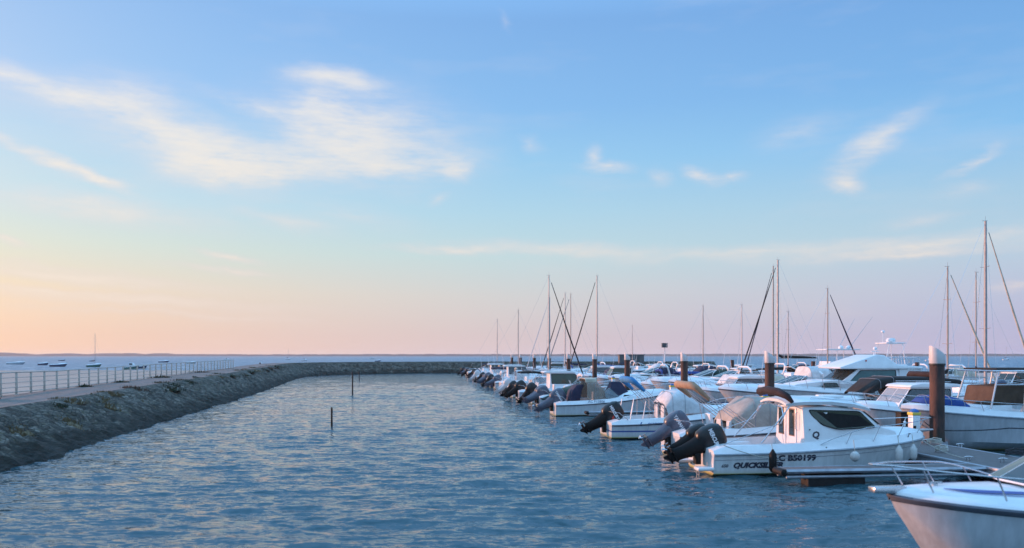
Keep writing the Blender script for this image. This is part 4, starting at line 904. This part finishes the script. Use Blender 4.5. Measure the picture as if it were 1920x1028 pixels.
# boat with black outboard, blue roll and pale hood
r, h = boat('motor_boat', 'boat with black and red outboard, pale hood, blue rolled sunshade and blue hull lettering', 'boat', 8.3, 35.5, 1, CH, 7.0, 2.45, .72, 1.35, HSTRIPE, 'cuddy', ENGB, eng_tilt=59, eng_txt='MERCURY', eng_stripe=LET['red'], lod=0, ck=.50, eng_s=1.1)
arch_canvas(r, [(2.55, 1.02, 1.0, 1.55, -.15), (2.75, 1.04, 1.0, 2.0, 0), (3.3, 1.03, 1.05, 2.12, 0), (4.15, .98, 1.1, 1.5, 0), (4.5, .9, 1.15, 1.25, 0)], CANV['white'], 'sprayhood', p=.5)
hull_text(r, h, 'QUICKSILVER', 1.55, .60, .15, LET['blue'], shear=.3, bold=.004); hull_text(r, h, 'L', 1.2, .58, .22, LET['blue'], shear=.5, bold=.01)
mb = MB()
for x, s in ((.95, -1), (1.5, -1), (.95, 1), (1.5, 1)): mb.tube([(x-.1, s*1.02, .80), (x+.05, s*.98, 1.62)], .022, 6)
mb.build('rod_pole', WHITE, r)
leaning_frame(r, h, 2.6, .95, .85, 2.48, 1.0, CANV['azure'])

# boat with a raised windscreen and dark navy covers
r, h = boat('motor_boat', 'white boat with grey outboard, beige framed windscreen and two dark navy covers, black mark registration on bow side', 'boat', 8.1, 48.3, 1, CH, 7.2, 2.5, .78, 1.45, HWHITE, 'cuddy', ENGG, eng_tilt=58, eng_txt='YAMAHA', lod=0, ck=.50, eng_s=1.12)
r['label'] = 'white boat with big grey outboard, beige windscreen canvas and two navy covers'
hull_text(r, h, 'AC F12806', 1.9, .82, .20, LET['grey'], bold=.004, squash=1.1)
MB().loft([[(x0+a, b, z0) for a, b in ((-hw, -hv), (hw, -hv), (hw, hv), (-hw, hv))] for x0, hw, hv, z0 in ((4.0, .78, .75, 1.0), (3.95, .58, .60, 1.4), (3.85, .30, .32, 1.98), (3.85, .24, .26, 2.02))]).build('hatch_cover', CANV['navy'], r, bevel=.03)
MB().loft([[(x0+a, b, z0) for a, b in ((-hw, -hv), (hw, -hv), (hw, hv), (-hw, hv))] for x0, hw, hv, z0 in ((1.2, .30, .8, .85), (1.35, .30, .7, 1.5), (1.6, .22, .55, 1.85))]).build('seat_cover', CANV['navy'], r, bevel=.04)
arch_canvas(r, [(1.9, 1.0, 1.0, 2.15, 0), (2.4, 1.0, 1.0, 2.2, 0), (2.55, 1.0, 1.0, 2.1, 0), (3.25, .95, 1.1, 1.25, 0)], VINYL, 'windscreen_canvas', p=.35)
arch_canvas(r, [(1.8, .92, 2.0, 2.24, 0), (2.5, .92, 2.0, 2.26, 0)], CANV['cream'], 'canvas_top', p=.3)

# boat coming in from the right edge, nearest of all
r = thing('motor_boat', 'white bow with steel pulpit and dark rubbing band, cut off by the right edge', 'boat', P(14.78, 13.95), PH+math.pi, CH)
h = Hull(7.0, 2.75, 1.0, 1.32, full=.40, rake=.17, draft=.3)
make_hull(r, h, hullmat('hull_cream', (.58, .61, .64)), 0, mat('rub_band_dark', (.11, .125, .16), .5, var=.3))
n = 30; path = []
for s in (-1, 1):
    secs = []
    for i in range(n):
        x = 7.0*i/(n-1); b_, z_ = h.half(x), h.sheer(x); b2 = h.side(x, z_-.10)
        secs.append([(x, s*(b_+.012), z_-.03), (x, s*(b_+.03), z_-.04), (x, s*(b2+.03), z_-.09), (x, s*(b2+.010), z_-.10)])
    MB().loft(secs).build('rubbing_band', MATS['rub_band_dark'], r)
make_deck(r, h, .5, 3.9, .30, .20, .4, WHITE, 0, mold=(.02, .05))
wn = lambda x, z: max(.15, (h.half(x)-.42))
bl = mat('stripe_blue', (.07, .09, .30), .5)
for s in (-1, 1):
    for a_, w_ in ((.70, .11), (.90, .03)):
        q = []
        for k in range(29):
            x = 4.0+k*.08; ww = (1 if x < 5.9 else max(.2, (6.3-x)/.44)); y0 = (h.half(x)-.30)*(a_-.10*(x-3.2)/3); q.append((x, y0, y0+w_*ww))
        MB().loft([[(x, s*y0, deck_surf(h, x, y0, 3.9, .20, .30)-.115), (x, s*y1, deck_surf(h, x, y1, 3.9, .20, .30)-.115)] for x, y0, y1 in q], closed=False).build('deck_stripe', bl, r, smooth=60)
bow_rail(r, h, 3.9, .33, 3, .016, .20); windscreen(r, 4.8, 4.1, 1.02, .92, 1.46, 1.86, GLASSD, WHITE, .7, .018)
MB().prism([(6.8, 1.33), (7.32, 1.36), (7.32, 1.45), (6.75, 1.46)], .10).build('bow_roller', STEEL, r, bevel=.012)
MB().box((6.2, 0, 1.50), (.24, .04, .03)).box((6.2, 0, 1.47), (.08, .04, .06)).build('cleat', STEEL, r)
MB().tube([(5.2, 1.0, 1.33), (5.15, 1.12, 1.05), (5.0, 1.10, .75), (4.8, 1.1, .5), (4.7, 1.0, .35)], .018, 6).build('hanging_line', ROPED, r)
NBB = r

# big grey sided centre console boat on the right
r, h = boat('motor_boat', 'large grey sided boat with brown canvas and blue bow cover right of the nearest piling', 'boat', 27.1, 31.6, -1, IN, 8.6, 3.0, 1.25, 1.72, HGREY, 'console', None, lod=0, rail0=.3, rise=.34, ck=.60, rub=RUBG)
x = 5.3
mb = MB()
for s in (-1, 1):
    mb.tube([(x+.35, s*1.0, 1.55), (x-.05, s*.9, 3.0)], .035, 8).tube([(x-1.0, s*1.0, 1.5), (x-1.2, s*.9, 3.0)], .035, 8).tube([(x+.1, s*.93, 2.5), (x-1.05, s*.93, 2.5)], .02, 6)
mb.tube([(x+.25, -.95, 3.02), (x+.25, .95, 3.02)], .03, 7).tube([(x-2.2, -.95, 3.02), (x+.25, -.95, 3.02)], .03, 7).tube([(x-2.2, .95, 3.02), (x+.25, .95, 3.02)], .03, 7); mb.build('hard_top_frame', STEEL, r)
MB().box((x-1.1, 0, 3.09), (2.3, 1.85, .07)).build('hard_top', CANV['black'], r, bevel=.03)
MB().prism([(x+.20, 1.75), (x+.02, 2.45), (x-1.6, 2.50), (x-1.6, 1.70)], .78).build('console_cover', CANV['brown'], r, bevel=.06)
MB().prism([(x+.45, 1.2), (x+.38, 1.72), (x-.7, 1.74), (x-.7, 1.2)], .82).build('console_seat', WHITE, r, bevel=.05)
arch_canvas(r, [(8.0, .35, 1.75, 1.86, 0), (7.7, .5, 1.75, 2.08, 0), (7.0, .7, 1.72, 2.10, 0), (6.5, .75, 1.68, 1.98, 0), (6.3, .78, 1.66, 1.78, 0)], CANV['blue'], 'bow_cover', p=.7)
RB, RBH = r, h

boat('cabin_boat', 'white wheelhouse boat with raked windscreen posts, partly hidden behind the nearest piling', 'boat', 27.0, 37.6, -1, IN, 7.0, 2.6, .95, 1.38, HWHITE, 'pilot', None, lod=0, roof=2.28, glass=GLASSC, rise=.5)
r, h = boat('motor_boat', 'sleek boat under a black canopy with curved chrome windscreen, in front of the flybridge yacht', 'boat', 28.6, 42.6, -1, IN, 7.6, 2.6, .95, 1.35, HWHITE, 'cuddy', None, lod=0, ck=.60, rise=.3)
arch_canvas(r, [(5.7, 1.05, 1.5, 1.72, 0), (4.9, 1.08, 1.9, 2.40, 0), (4.2, 1.1, 2.2, 2.52, 0), (1.6, 1.08, 2.2, 2.50, 0), (.4, 1.05, 2.1, 2.36, 0)], CANV['black'], 'canopy', p=.4)
MB().prism([(3.1, 1.1), (3.4, 1.1), (4.1, 2.2), (3.8, 2.2)], 1.05).build('canopy_side', CANV['black'], r)
MB().tube([(2.0, -1.05, 2.5), (2.0, -.9, 2.62), (2.0, .9, 2.62), (2.0, 1.05, 2.5)], [.12, .16, .16, .12], 9).build('rolled_canvas', CANV['plum'], r, smooth=60)

# flybridge yacht
r = thing('motor_yacht', 'white flybridge motor yacht with teal side windows, largest boat in the middle of the marina', 'yacht', P(20.0+10.6, 48.2), PH+math.pi, IN)
h = Hull(10.6, 3.5, 1.25, 1.75, full=.42, rake=.17)
make_hull(r, h, HWHITE, 0, RUBG); make_deck(r, h, .4, 2.4, .34, .10, .8, WHITE, 0)
wf1 = lambda x, z: max(.2, min(1.38, h.half(x)-.34)-(z-1.5)*.16)
MB().prism([(2.5, 1.2), (9.5, 1.55), (8.6, 1.95), (7.2, 2.12), (6.45, 2.2), (6.0, 2.15), (2.5, 2.1)], wf1).build('coachroof', WHITE, r, bevel=.06, seg=3)
side_windows(r, [(6.3, 1.80), (7.25, 1.80), (7.1, 1.98), (6.45, 2.0)], wf1, GLASSD, r=.05)
wf2 = lambda x, z: 1.26-(z-2.0)*.16
MB().prism([(2.4, 1.9), (6.3, 1.95), (4.95, 2.86), (2.4, 2.86)], wf2).build('saloon', WHITE, r, bevel=.03)
side_windows(r, [(2.75, 2.12), (5.55, 2.12), (4.85, 2.72), (2.75, 2.72)], wf2, GLASST, r=.06)
for s0, s1 in ((-.97, -.36), (-.30, .30), (.36, .97)): panel([(6.17, 1.2*s0, 2.04), (6.17, 1.2*s1, 2.04), (5.1, 1.12*s1, 2.78), (5.1, 1.12*s0, 2.78)], GLASSD, r, 'windscreen', .012, .02)
wf3 = lambda x, z: 1.34-(z-2.8)*.22
MB().prism([(6.15, 2.82), (6.25, 2.92), (3.9, 3.66), (3.4, 3.62), (2.6, 3.05), (1.1, 2.95), (1.1, 2.82)], wf3).build('flybridge', WHITE, r, bevel=.05, seg=3)
MB().ell((4.6, 1.25, 3.30), (.05, .03, .05)).ell((4.6, -1.25, 3.30), (.05, .03, .05)).build('navigation_light', REDP, r)
MB().tube([(2.9, -1.1, 3.3), (1.2, -1.1, 3.5), (1.1, 0, 3.5), (1.2, 1.1, 3.5), (2.9, 1.1, 3.3)], .02, 6).tube([(1.2, -1.1, 2.9), (1.2, -1.1, 3.5)], .02, 6).tube([(1.2, 1.1, 2.9), (1.2, 1.1, 3.5)], .02, 6).build('flybridge_rail', STEEL, r)
MB().tube([(3.4, 0, 3.6), (3.3, 0, 4.0)], .03, 6).box((3.3, 0, 3.85), (.5, .06, .03)).ell((3.3, 0, 4.02), (.12, .12, .10)).build('antenna_mast', WHITE, r)
for s in (-1, 1): MB().tube([(10.2*k/24, s*(h.side(10.2*k/24, h.sheer(10.2*k/24)-.30)+.01), h.sheer(10.2*k/24)-.30) for k in range(25)], .03, 4).build('hull_stripe', CANV['teal'], r)
bow_rail(r, h, 4.6, .62, 6, .016, .15); MB().tube([(1.0, -1.3, 1.3), (1.2, -1.25, 2.9)], .04, 7).tube([(1.0, 1.3, 1.3), (1.2, 1.25, 2.9)], .04, 7).build('support_post', WHITE, r)
MB().prism([(2.5, 1.3), (2.52, 2.8), (1.2, 2.8), (1.6, 1.3)], .02, 1.2).build('side_wing', WHITE, r)

# game fishing cruiser with radar arch further back
r, h = boat('motor_yacht', 'white cruiser with tubular tower and round radar dome, behind the flybridge yacht', 'yacht', 41.6, 66.4, 1, F1, 8.5, 3.0, 1.2, 1.7, HWHITE, 'cruiser', None, lod=1)
X0 = ((1672-CXP)/FPX*66.4)-P(41.6, 66.4).x
r.location = P(33.4, 66.4)
X0 = ((1672-CXP)/FPX*66.6)-P(33.4, 66.4).x
mb = MB()
for s in (-1, 1): mb.tube([(X0-1.2, s*1.1, 1.4), (X0-.45, s*.8, 4.6)], .04, 6).tube([(X0+1.0, s*1.1, 1.4), (X0+.75, s*.8, 4.6)], .04, 6).tube([(X0-.9, s*1.0, 2.6), (X0+.9, s*1.0, 2.6)], .03, 6)
tw_ = mb.build('tower', WHITE, r); MB().box((X0+.15, 0, 4.64), (1.7, 1.7, .10)).build('tower_top', WHITE, tw_, bevel=.03)
MB().lathe([(.05, 4.7), (.34, 4.75), (.38, 4.9), (.30, 5.05), (.05, 5.08)], (X0+.2, 0, 0), 12).build('radar_dome', WHITE, tw_); MB().tube([(X0-.5, 0, 4.7), (X0-.5, 0, 5.5)], .03, 5).ell((X0-.5, 0, 5.6), (.16, .16, .12)).build('antenna', WHITE, tw_)
MB().prism([(X0-1.8, 2.0), (X0+1.6, 1.9), (X0+1.0, 2.9), (X0-1.7, 2.95)], 1.05).build('bridge_house', WHITE, r, bevel=.06); side_windows(r, [(X0-1.4, 2.2), (X0+1.2, 2.15), (X0+.85, 2.65), (X0-1.4, 2.7)], lambda x, z: 1.05, GLASSD)

MB().tube([(X0-.9, -1.0, 3.0), (X0-.9, -1.0, 3.4), (X0+1.2, -1.0, 3.4), (X0+1.2, -1.0, 3.0)], .03, 5).tube([(X0-.9, 1.0, 3.0), (X0-.9, 1.0, 3.4), (X0+1.2, 1.0, 3.4), (X0+1.2, 1.0, 3.0)], .03, 5).build('bridge_rail', STEEL, r)
for k in range(7): MB().tube([(X0-.4+k*.24, -1.0, 2.9), (X0-.5+k*.24, -1.0, 3.55)], .022, 5).build('rod_holder', WHITE, r)
# sport fisher with hard top and outriggers further back
r, h = boat('motor_yacht', 'white sport cruiser with flat hard top and two raked outrigger poles, left of the tower', 'yacht', 33.4, 79.2, 1, F1, 8.8, 3.0, 1.2, 1.7, HWHITE, 'cruiser', None, lod=1)
X0 = ((1582-CXP)/FPX*79.2)-P(33.4, 79.2).x
mb = MB()
for s in (-1, 1): mb.tube([(X0-.7, s*.9, 1.6), (X0-.7, s*.9, 4.15)], .04, 6).tube([(X0+1.1, s*.9, 1.6), (X0+1.0, s*.9, 4.15)], .04, 6)
tw_ = mb.build('hard_top_frame', WHITE, r); MB().box((X0-.1, 0, 4.2), (3.6, 2.1, .10)).build('hard_top', WHITE, tw_, bevel=.03)
for q in (.2, 1.0): MB().lathe([(.05, 4.25), (.25, 4.3), (.26, 4.5), (.05, 4.62)], (X0+q, 0, 0), 10).build('radar_dome', WHITE, tw_)
for s in (-1, 1): MB().tube([(X0+.4, s*1.0, 4.2), (X0+2.6, s*1.6, 7.4)], [.03, .012], 5).build('outrigger', STEEL, tw_)
MB().prism([(X0-1.8, 2.0), (X0+1.6, 1.9), (X0+1.2, 3.0), (X0-1.5, 3.05)], 1.1).build('bridge_house', WHITE, r, bevel=.06); side_windows(r, [(X0-1.4, 2.25), (X0+1.2, 2.2), (X0+.95, 2.75), (X0-1.2, 2.8)], lambda x, z: 1.1, GLASSD)
boat('motor_boat', 'high white boat with navy outboard, seen just right of the nearest piling', 'boat', 33.5, 46.6, 1, F1, 7.0, 2.5, 1.45, 1.8, HWHITE, 'cuddy', ENGN, eng_tilt=60, lod=0, eng_s=1.15)

# ropes
def rope(pts, label, m=ROPE, r_=.014, sag=.0, grp=None):
    out = []
    for a, b in zip(pts, pts[1:]):
        a, b = Vector(a), Vector(b)
        for k in range(10): s = k/10; out.append(a.lerp(b, s)-Vector((0, 0, sag*4*s*(1-s))))
    out.append(Vector(pts[-1])); o0 = out[0].copy()
    o = MB().tube([p_-o0 for p_ in out], r_, 5).build('mooring_rope', m, loc=o0, smooth=60); tag(o, label, 'rope', grp or 'mooring ropes'); return o
WQ = lambda x, y, z: QB.location+Matrix.Rotation(PH, 3, 'Z') @ Vector((x, y, z))
rope([WQ(6.8, -.2, 1.2), P(16.5, 24.2, .5)], 'pale rope from the foreground cabin boat bow down to the main pontoon', sag=.12)
rope([WQ(6.9, .2, 1.2), P(16.6, 26.8, .5)], 'pale rope running from the same bow away to the pontoon near the piling', sag=.10)
rope([WQ(.3, -1.15, .93), WQ(1.9, -1.45, .5)], 'thin rope from the foreground cabin boat stern cleat to the finger pontoon end', sag=.05)
WR = lambda x, y, z: RB.location+Matrix.Rotation(PH+math.pi, 3, 'Z') @ Vector((x, y, z))
rope([WR(8.3, .2, 1.55), P(18.75, 29.0, .9), WR(5.5, 1.75, .95), WR(2.0, 1.9, 1.02)], 'long dark rope along the side of the large grey boat', ROPED, .022, .05)
rope([WR(8.35, .2, 1.55), P(18.3, 30.6, .5)], 'dark rope from the large grey boat bow down to the pontoon', ROPED, .02, .05)
def coil(x, y_, label, m=ROPE, s=1.0):
    pts = [((.22+.05*math.sin(k*2.7))*s*math.cos(k*.5), (.20+.05*math.cos(k*1.9))*s*math.sin(k*.5), .03+.012*k*.35+.03*math.sin(k)) for k in range(44)]
    tag(MB().tube(pts, .018, 5).build('rope_coil', m, loc=(x, y_, .46), smooth=60), label, 'rope')
coil((1752-CXP)/FPX*28.2, 28.2, 'pale rope coiled on the pontoon at the foot of the nearest piling'); coil((1765-CXP)/FPX*26.0, 26.0, 'small tangled pale rope halfway along the front pontoon edge', ROPE, .8)
coil((1905-CXP)/FPX*25.0, 25.0, 'dark rope heap on the pontoon near the right edge', ROPED, 1.2)
for k, (px, y_) in enumerate(((1816, 24.0), (1770, 26.4), (1800, 27.5), (1735, 28.8), (1880, 23.6))):
    t_ = tag(MB().tube([(-.14, 0, .10), (-.05, 0, .12), (.05, 0, .12), (.14, 0, .10)], [.015, .022, .022, .015], 6).box((-.05, 0, .05), (.03, .04, .12)).box((.05, 0, .05), (.03, .04, .12)).build('mooring_cleat', STEEL, loc=((px-CXP)/FPX*y_, y_, .452)), ['steel cleat at the corner where the finger meets the main pontoon', 'steel cleat on the pontoon edge left of the nearest piling foot', 'steel cleat in front of the large grey boat', 'steel cleat at the bow of the foreground cabin boat', 'steel cleat on the pontoon at the right edge'][k], 'cleat', 'mooring cleats on the main pontoon')
# ------------------------------------------------------------------ rows of boats further back
rn = random.Random(11)
ordw = ['first', 'second', 'third', 'fourth', 'fifth', 'sixth', 'seventh', 'eighth', 'ninth', 'tenth', 'eleventh', 'twelfth', 'thirteenth', 'fourteenth', 'fifteenth', 'sixteenth', 'seventeenth', 'eighteenth', 'nineteenth', 'twentieth', 'twenty first', 'twenty second', 'twenty third', 'twenty fourth', 'twenty fifth', 'twenty sixth', 'twenty seventh', 'twenty eighth', 'twenty ninth', 'thirtieth']
EN = {'b': (ENGB, 'black'), 'g': (ENGG, 'grey'), 'w': (ENGW, 'white'), 'n': (ENGN, 'navy')}
KN = dict(open='open boat', console='centre console boat', cuddy='cuddy boat', pilot='wheelhouse boat', cruiser='cabin cruiser', sail='sailing boat')
CN = dict(roll='rolled {} sunshade', up='raised {} sunshade', hood='{} sprayhood', camper='{} canopy')
def row(items, off, away, grp, where, first):
    n = first
    for it in items:
        y, kind = it[0], it[1]; o = dict(it[2]) if len(it) > 2 else {}
        Ln = o.pop('L', {'open': 5.9, 'console': 6.1, 'cuddy': 6.4, 'pilot': 6.8, 'cruiser': 8.2, 'sail': 8.6}[kind]+rn.uniform(-.3, .4))
        e = o.pop('e', None); c = o.pop('c', None); cc = o.pop('cc', 'navy'); cov = o.pop('cover', None); aw = -away if o.pop('rev', 0) else away; en = o.pop('en', 1)
        hull = o.pop('hm', rn.choice([HWHITE]*6+[HSTRIPE, HWHITE, HGREY, HNAVY]))
        hn = {HNAVY: 'navy hulled', HBLUE: 'blue hulled', HRED: 'red brown hulled', HGREY: 'grey hulled', HGREEN: 'green hulled'}.get(hull, 'white')
        desc = f'{hn} {KN[kind]}'
        bits = []
        if e: bits.append(f'{"twin " if en == 2 else ""}{EN[e][1]} outboard{"s" if en == 2 else ""}')
        if c: bits.append(CN[c].format(cc))
        if cov: bits.append(f'{cov} cover')
        if kind == 'sail': bits.append(o.pop('mb', 'bare mast'))
        if bits: desc += ' with '+' and '.join(bits[:2])
        lab = f'{desc}, {ordw[n]} in {where}'; n += 1
        mast = o.pop('mast', None)
        if mast:
            mast = dict(mast); mast['xm'] = Ln*.57
        lod = 1 if y < 75 else 2
        B = {'open': 2.3, 'console': 2.35, 'cuddy': 2.45, 'pilot': 2.55, 'cruiser': 2.85, 'sail': 2.75}[kind]*(1+(Ln-6.5)*.02)
        B = min(B, 3.1); fs = {'open': .72, 'console': .78, 'cuddy': .8, 'pilot': .85, 'cruiser': 1.05, 'sail': .95}[kind]+rn.uniform(-.05, .1)
        tr = off if aw > 0 else off+Ln+.6*(away > 0)
        boat({'sail': 'sailing_boat', 'pilot': 'cabin_boat', 'cruiser': 'motor_cruiser'}.get(kind, 'motor_boat'), lab, 'sailing boat' if kind == 'sail' else 'boat', tr+rn.uniform(-.25, .25), y, aw, grp, Ln, B, fs, fs+rn.uniform(.38, .55), hull, kind,
             EN[e][0] if e else None, en, rn.uniform(42, 64), None, None, c, cc, cov, lod, None, WHITE, mast, RUB if rn.random() < .5 else RUBG, True, 0, None, None, rn.choice([GLASSD, GLASSG, GLASSC]), rn.uniform(-.02, .02), rn.uniform(.92, 1.08), roof=2.25+rn.uniform(-.1, .25), **o)
def msp(zt, **k): return dict(zt=zt, **k)
row([(56, 'open', dict(e='g', en=2, cover='green')), (60, 'console', dict(e='b', c='roll', cc='white')), (64.5, 'pilot', dict(e='b')), (69, 'open', dict(e='b', hm=HWHITE)),
     (72.8, 'cuddy', dict(e='w', c='up', cc='black')), (76.6, 'open', dict(e='w')), (81.4, 'sail', dict(L=8.8, hm=HWHITE, mast=msp(11.8, sail=None, boom=2.6, jib='black'), mb='tall grey mast')), (86, 'cuddy', dict(e='g', c='hood', cc='white')),
     (90, 'open', dict(e='b', c='roll', cc='beige')), (94.5, 'pilot', dict(e='g')), (98.5, 'console', dict(e='g')), (102, 'cuddy', dict(e='b', c='up', cc='navy')), (106.5, 'sail', dict(L=8.6, mast=msp(9.7, m=MASTW, r=.06, sail=None), mb='buff mast')),
     (111, 'open', dict(e='w', c='roll', cc='orange')), (115, 'cuddy', dict(e='g')), (119.5, 'console', dict(e='b', c='roll', cc='beige')), (124, 'pilot', dict(e='b')), (130.5, 'sail', dict(L=8.6, mast=msp(9.5, r=.06, sail='navy'), mb='thin mast and furled sail')),
     (136, 'open', dict(e='b', c='roll', cc='orange')), (141, 'cuddy', dict(e='g')), (147, 'open', dict(e='b'))], 8.2, 1, CH, 'channel row', 5)
row([(53.4, 'cruiser', dict(L=9.0, c='camper', cc='white', cz=2.9, hm=HWHITE)), (57.2, 'pilot', dict(L=7.6, c='camper', cc='cream', cz=2.3)),
     (60.8, 'cuddy', dict(L=7.4, c='camper', cc='white', hm=HWHITE)), (64.4, 'cruiser', dict(L=8.6, hm=HWHITE)),
     (68.2, 'cruiser', dict(L=8.6, c='camper', cc='green', hm=HWHITE)), (72.2, 'cuddy', dict(c='up', cc='blue', e='g', hm=HWHITE)), (76, 'open', dict(cover='white', e='b')), (80, 'cuddy', dict(c='roll', cc='blue', e='b')), (84.5, 'cruiser', dict(c='camper', cc='navy')),
     (89, 'pilot', dict(e='b')), (93, 'open', dict(cover='blue', e='g')), (97, 'cuddy', dict(c='hood', cc='navy')), (101, 'pilot', {}), (106, 'sail', dict(L=9.4, mast=msp(14.1, r=.085, sail='blue', jib='black', boom=3.6), mb='tall mast and blue sail cover')),
     (111, 'cruiser', {}), (115.5, 'cuddy', dict(e='b')), (119.6, 'open', dict(c='roll', cc='blue', e='w')), (124.2, 'sail', dict(L=9.2, mast=msp(13.1, m=MASTW, r=.075, sail='navy', jib='grey'), mb='buff mast')), (128.6, 'sail', dict(L=9.2, mast=msp(13.6, r=.075, sail='black', jib='black'), mb='black furled sails')),
     (134, 'pilot', {}), (140, 'cruiser', {}), (148.3, 'sail', dict(L=10, mast=msp(14.3, m=MASTW, r=.10, sail='black', jib='white', boom=3.5), mb='stout buff mast')), (155, 'cuddy', {})], 19.7, -1, IN, 'inner row', 4)
row([(51.0, 'cuddy', dict(L=6.8)), (54.7, 'sail', dict(L=9.4, mast=msp(12.9, r=.11, sail=None, boom=3.4, jib='cream'), mb='tallest mast')), (58.4, 'sail', dict(L=9.2, mast=msp(10.15, m=MASTW, r=.07, sail='black', jib='cream'), mb='buff mast and black sail cover')),
     (62.4, 'cruiser', dict(L=8.8, c='camper', cc='white')), (71, 'cruiser', dict(c='camper', cc='black')), (75.6, 'sail', dict(L=9.2, mast=msp(10.0, r=.07, m=MASTW, sail=None, jib='navy'), mb='leaning stay and buff mast')), (82.8, 'sail', dict(mast=msp(8.2, r=.06, sail='black', boom=3.6), mb='low mast and black sail')),
     (86.9, 'sail', dict(rev=1, L=10.2, hm=HWHITE, mast=msp(13.9, r=.12, sail='black', jib='black', boom=4.5, zb=1.4, boomz=3.3), mb='tall mast and black furled sails')), (90.5, 'pilot', {}), (94.4, 'sail', dict(mast=msp(9.6, r=.06, sail=None), mb='thin bare mast')), (99, 'cruiser', dict(c='camper', cc='navy')), (103, 'pilot', {}), (107.2, 'sail', dict(mast=msp(10.3, r=.075, m=MASTW, sail=None), mb='buff mast')),
     (112, 'cruiser', {}), (118, 'cruiser', dict(c='camper', cc='white')), (126, 'pilot', {}), (134, 'cruiser', {}), (144, 'sail', dict(mast=msp(9.0, r=.06, sail='navy'), mb='navy sail cover'))], 33.6, 1, F1, 'far pontoon near row', 2)
row([(60, 'cruiser', dict(c='camper', cc='black', L=8.4)), (66, 'pilot', dict(L=8.0)), (71.8, 'sail', dict(mast=msp(11.0, r=.06, m=MASTW, sail='navy'), mb='slim buff mast')), (77, 'cruiser', dict(c='camper', cc='cream')), (83.5, 'cruiser', dict(L=9.2)), (91, 'pilot', {}), (98, 'cruiser', {}), (108, 'cruiser', dict(c='camper', cc='navy')), (113.4, 'sail', dict(L=10, mast=msp(16.2, r=.11, m=MASTW, sail=None, jib='navy'), mb='buff mast')), (120, 'pilot', {})], 45.6, -1, F2, 'far pontoon far row', 0)

# small craft at moorings out on the bay
def moored(px, yd, kind, m, label, Ln=5.5, rz=0.0, mast=None):
    r = thing('moored_boat', label, 'boat', ((px-CXP)/FPX*yd, yd, 0), rz, 'boats moored out on the open bay'); h = Hull(Ln, Ln*.33, .6, .95, draft=.3)
    make_hull(r, h, m, 2); make_deck(r, h, .3, Ln*.45, .2, .2, .2, WHITE, 2)
    if kind == 'cabin': MB().prism([(Ln*.38, .6), (Ln*.72, .7), (Ln*.62, 1.75), (Ln*.38, 1.75)], Ln*.12).build('cabin', WHITE, r, bevel=.04); side_windows(r, [(Ln*.42, 1.25), (Ln*.62, 1.25), (Ln*.60, 1.6), (Ln*.42, 1.6)], lambda x, z: Ln*.12, GLASSD)
    if mast: mast_rig(r, h, Ln*.55, mast, r=.06, boom=Ln*.4, sail='navy', zb=.9, lod=1)
for a in ((14, 330, 'open', HGREY, 'low grey open boat on the bay at the far left edge', 12, .05), (95, 260, 'open', HNAVY, 'long dark launch on the bay left of the sailing boat', 9, 0.0), (72, 300, 'open', HNAVY, 'small dark boat on the bay just left of the long dark launch', 6, .1), (110, 560, 'open', HNAVY, 'tiny dark boat on the bay close to the hill foot', 8, 0),
          (163, 250, 'sail', HGREEN, 'small green sailing boat with thin mast on the bay beyond the fence', 7.5, .05, 10.5), (232, 205, 'cabin', HGREEN, 'dark green boat with white cabin seen over the fence', 6.5, 0), (252, 215, 'open', HNAVY, 'dark open boat right of the white cabin boat, seen through the fence', 5.5, .1), (298, 420, 'open', HNAVY, 'dark boat on the bay above the middle of the fence', 9, 0),
          (497, 230, 'cabin', HNAVY, 'small dark cabin boat just past the end of the fence', 4.5, 2.9), (565, 520, 'cabin', HWHITE, 'small white boat on the bay above the bend of the breakwater', 6.5, 0), (535, 700, 'sail', HWHITE, 'faint sailing boat with thin mast far out on the bay', 8, 0, 10), (692, 800, 'cabin', HWHITE, 'white boat far out beyond the middle of the breakwater', 9, 0), (703, 480, 'open', HNAVY, 'dark boat on the bay close behind the breakwater', 6, 0),
          (860, 330, 'open', HWHITE, 'white boat on the bay behind the far breakwater near the first boats', 6, 0), (1735, 520, 'cabin', HWHITE, 'white boat out on the water right of the nearest piling', 10, 0), (1880, 640, 'sail', HWHITE, 'far sailing boat near the right edge of the horizon', 9, 0, 11), (420, 600, 'cabin', HWHITE, 'white boat far out above the fence end', 7, 0), (350, 360, 'open', HGREY, 'grey open boat on the bay behind the far part of the fence', 7, .1)):
    moored(*a[:5], a[5]*.6, *a[6:])

# air over the bay
hz = bpy.data.materials.new('sea_haze'); hz.use_nodes = True; t = hz.node_tree; t.nodes.remove(t.nodes['Principled BSDF'])
pv = t.nodes.new('ShaderNodeVolumePrincipled'); pv.inputs['Color'].default_value = (1, .97, .98, 1); pv.inputs['Density'].default_value = HAZE if 'HAZE' in globals() else 0.8e-4; pv.inputs['Anisotropy'].default_value = .2
t.links.new(pv.outputs[0], t.nodes['Material Output'].inputs['Volume'])
ho = MB().box((0, 2300, 9.5), (11600, 5200, 23)).build('haze', hz, smooth=0); tag(ho, kind='stuff')
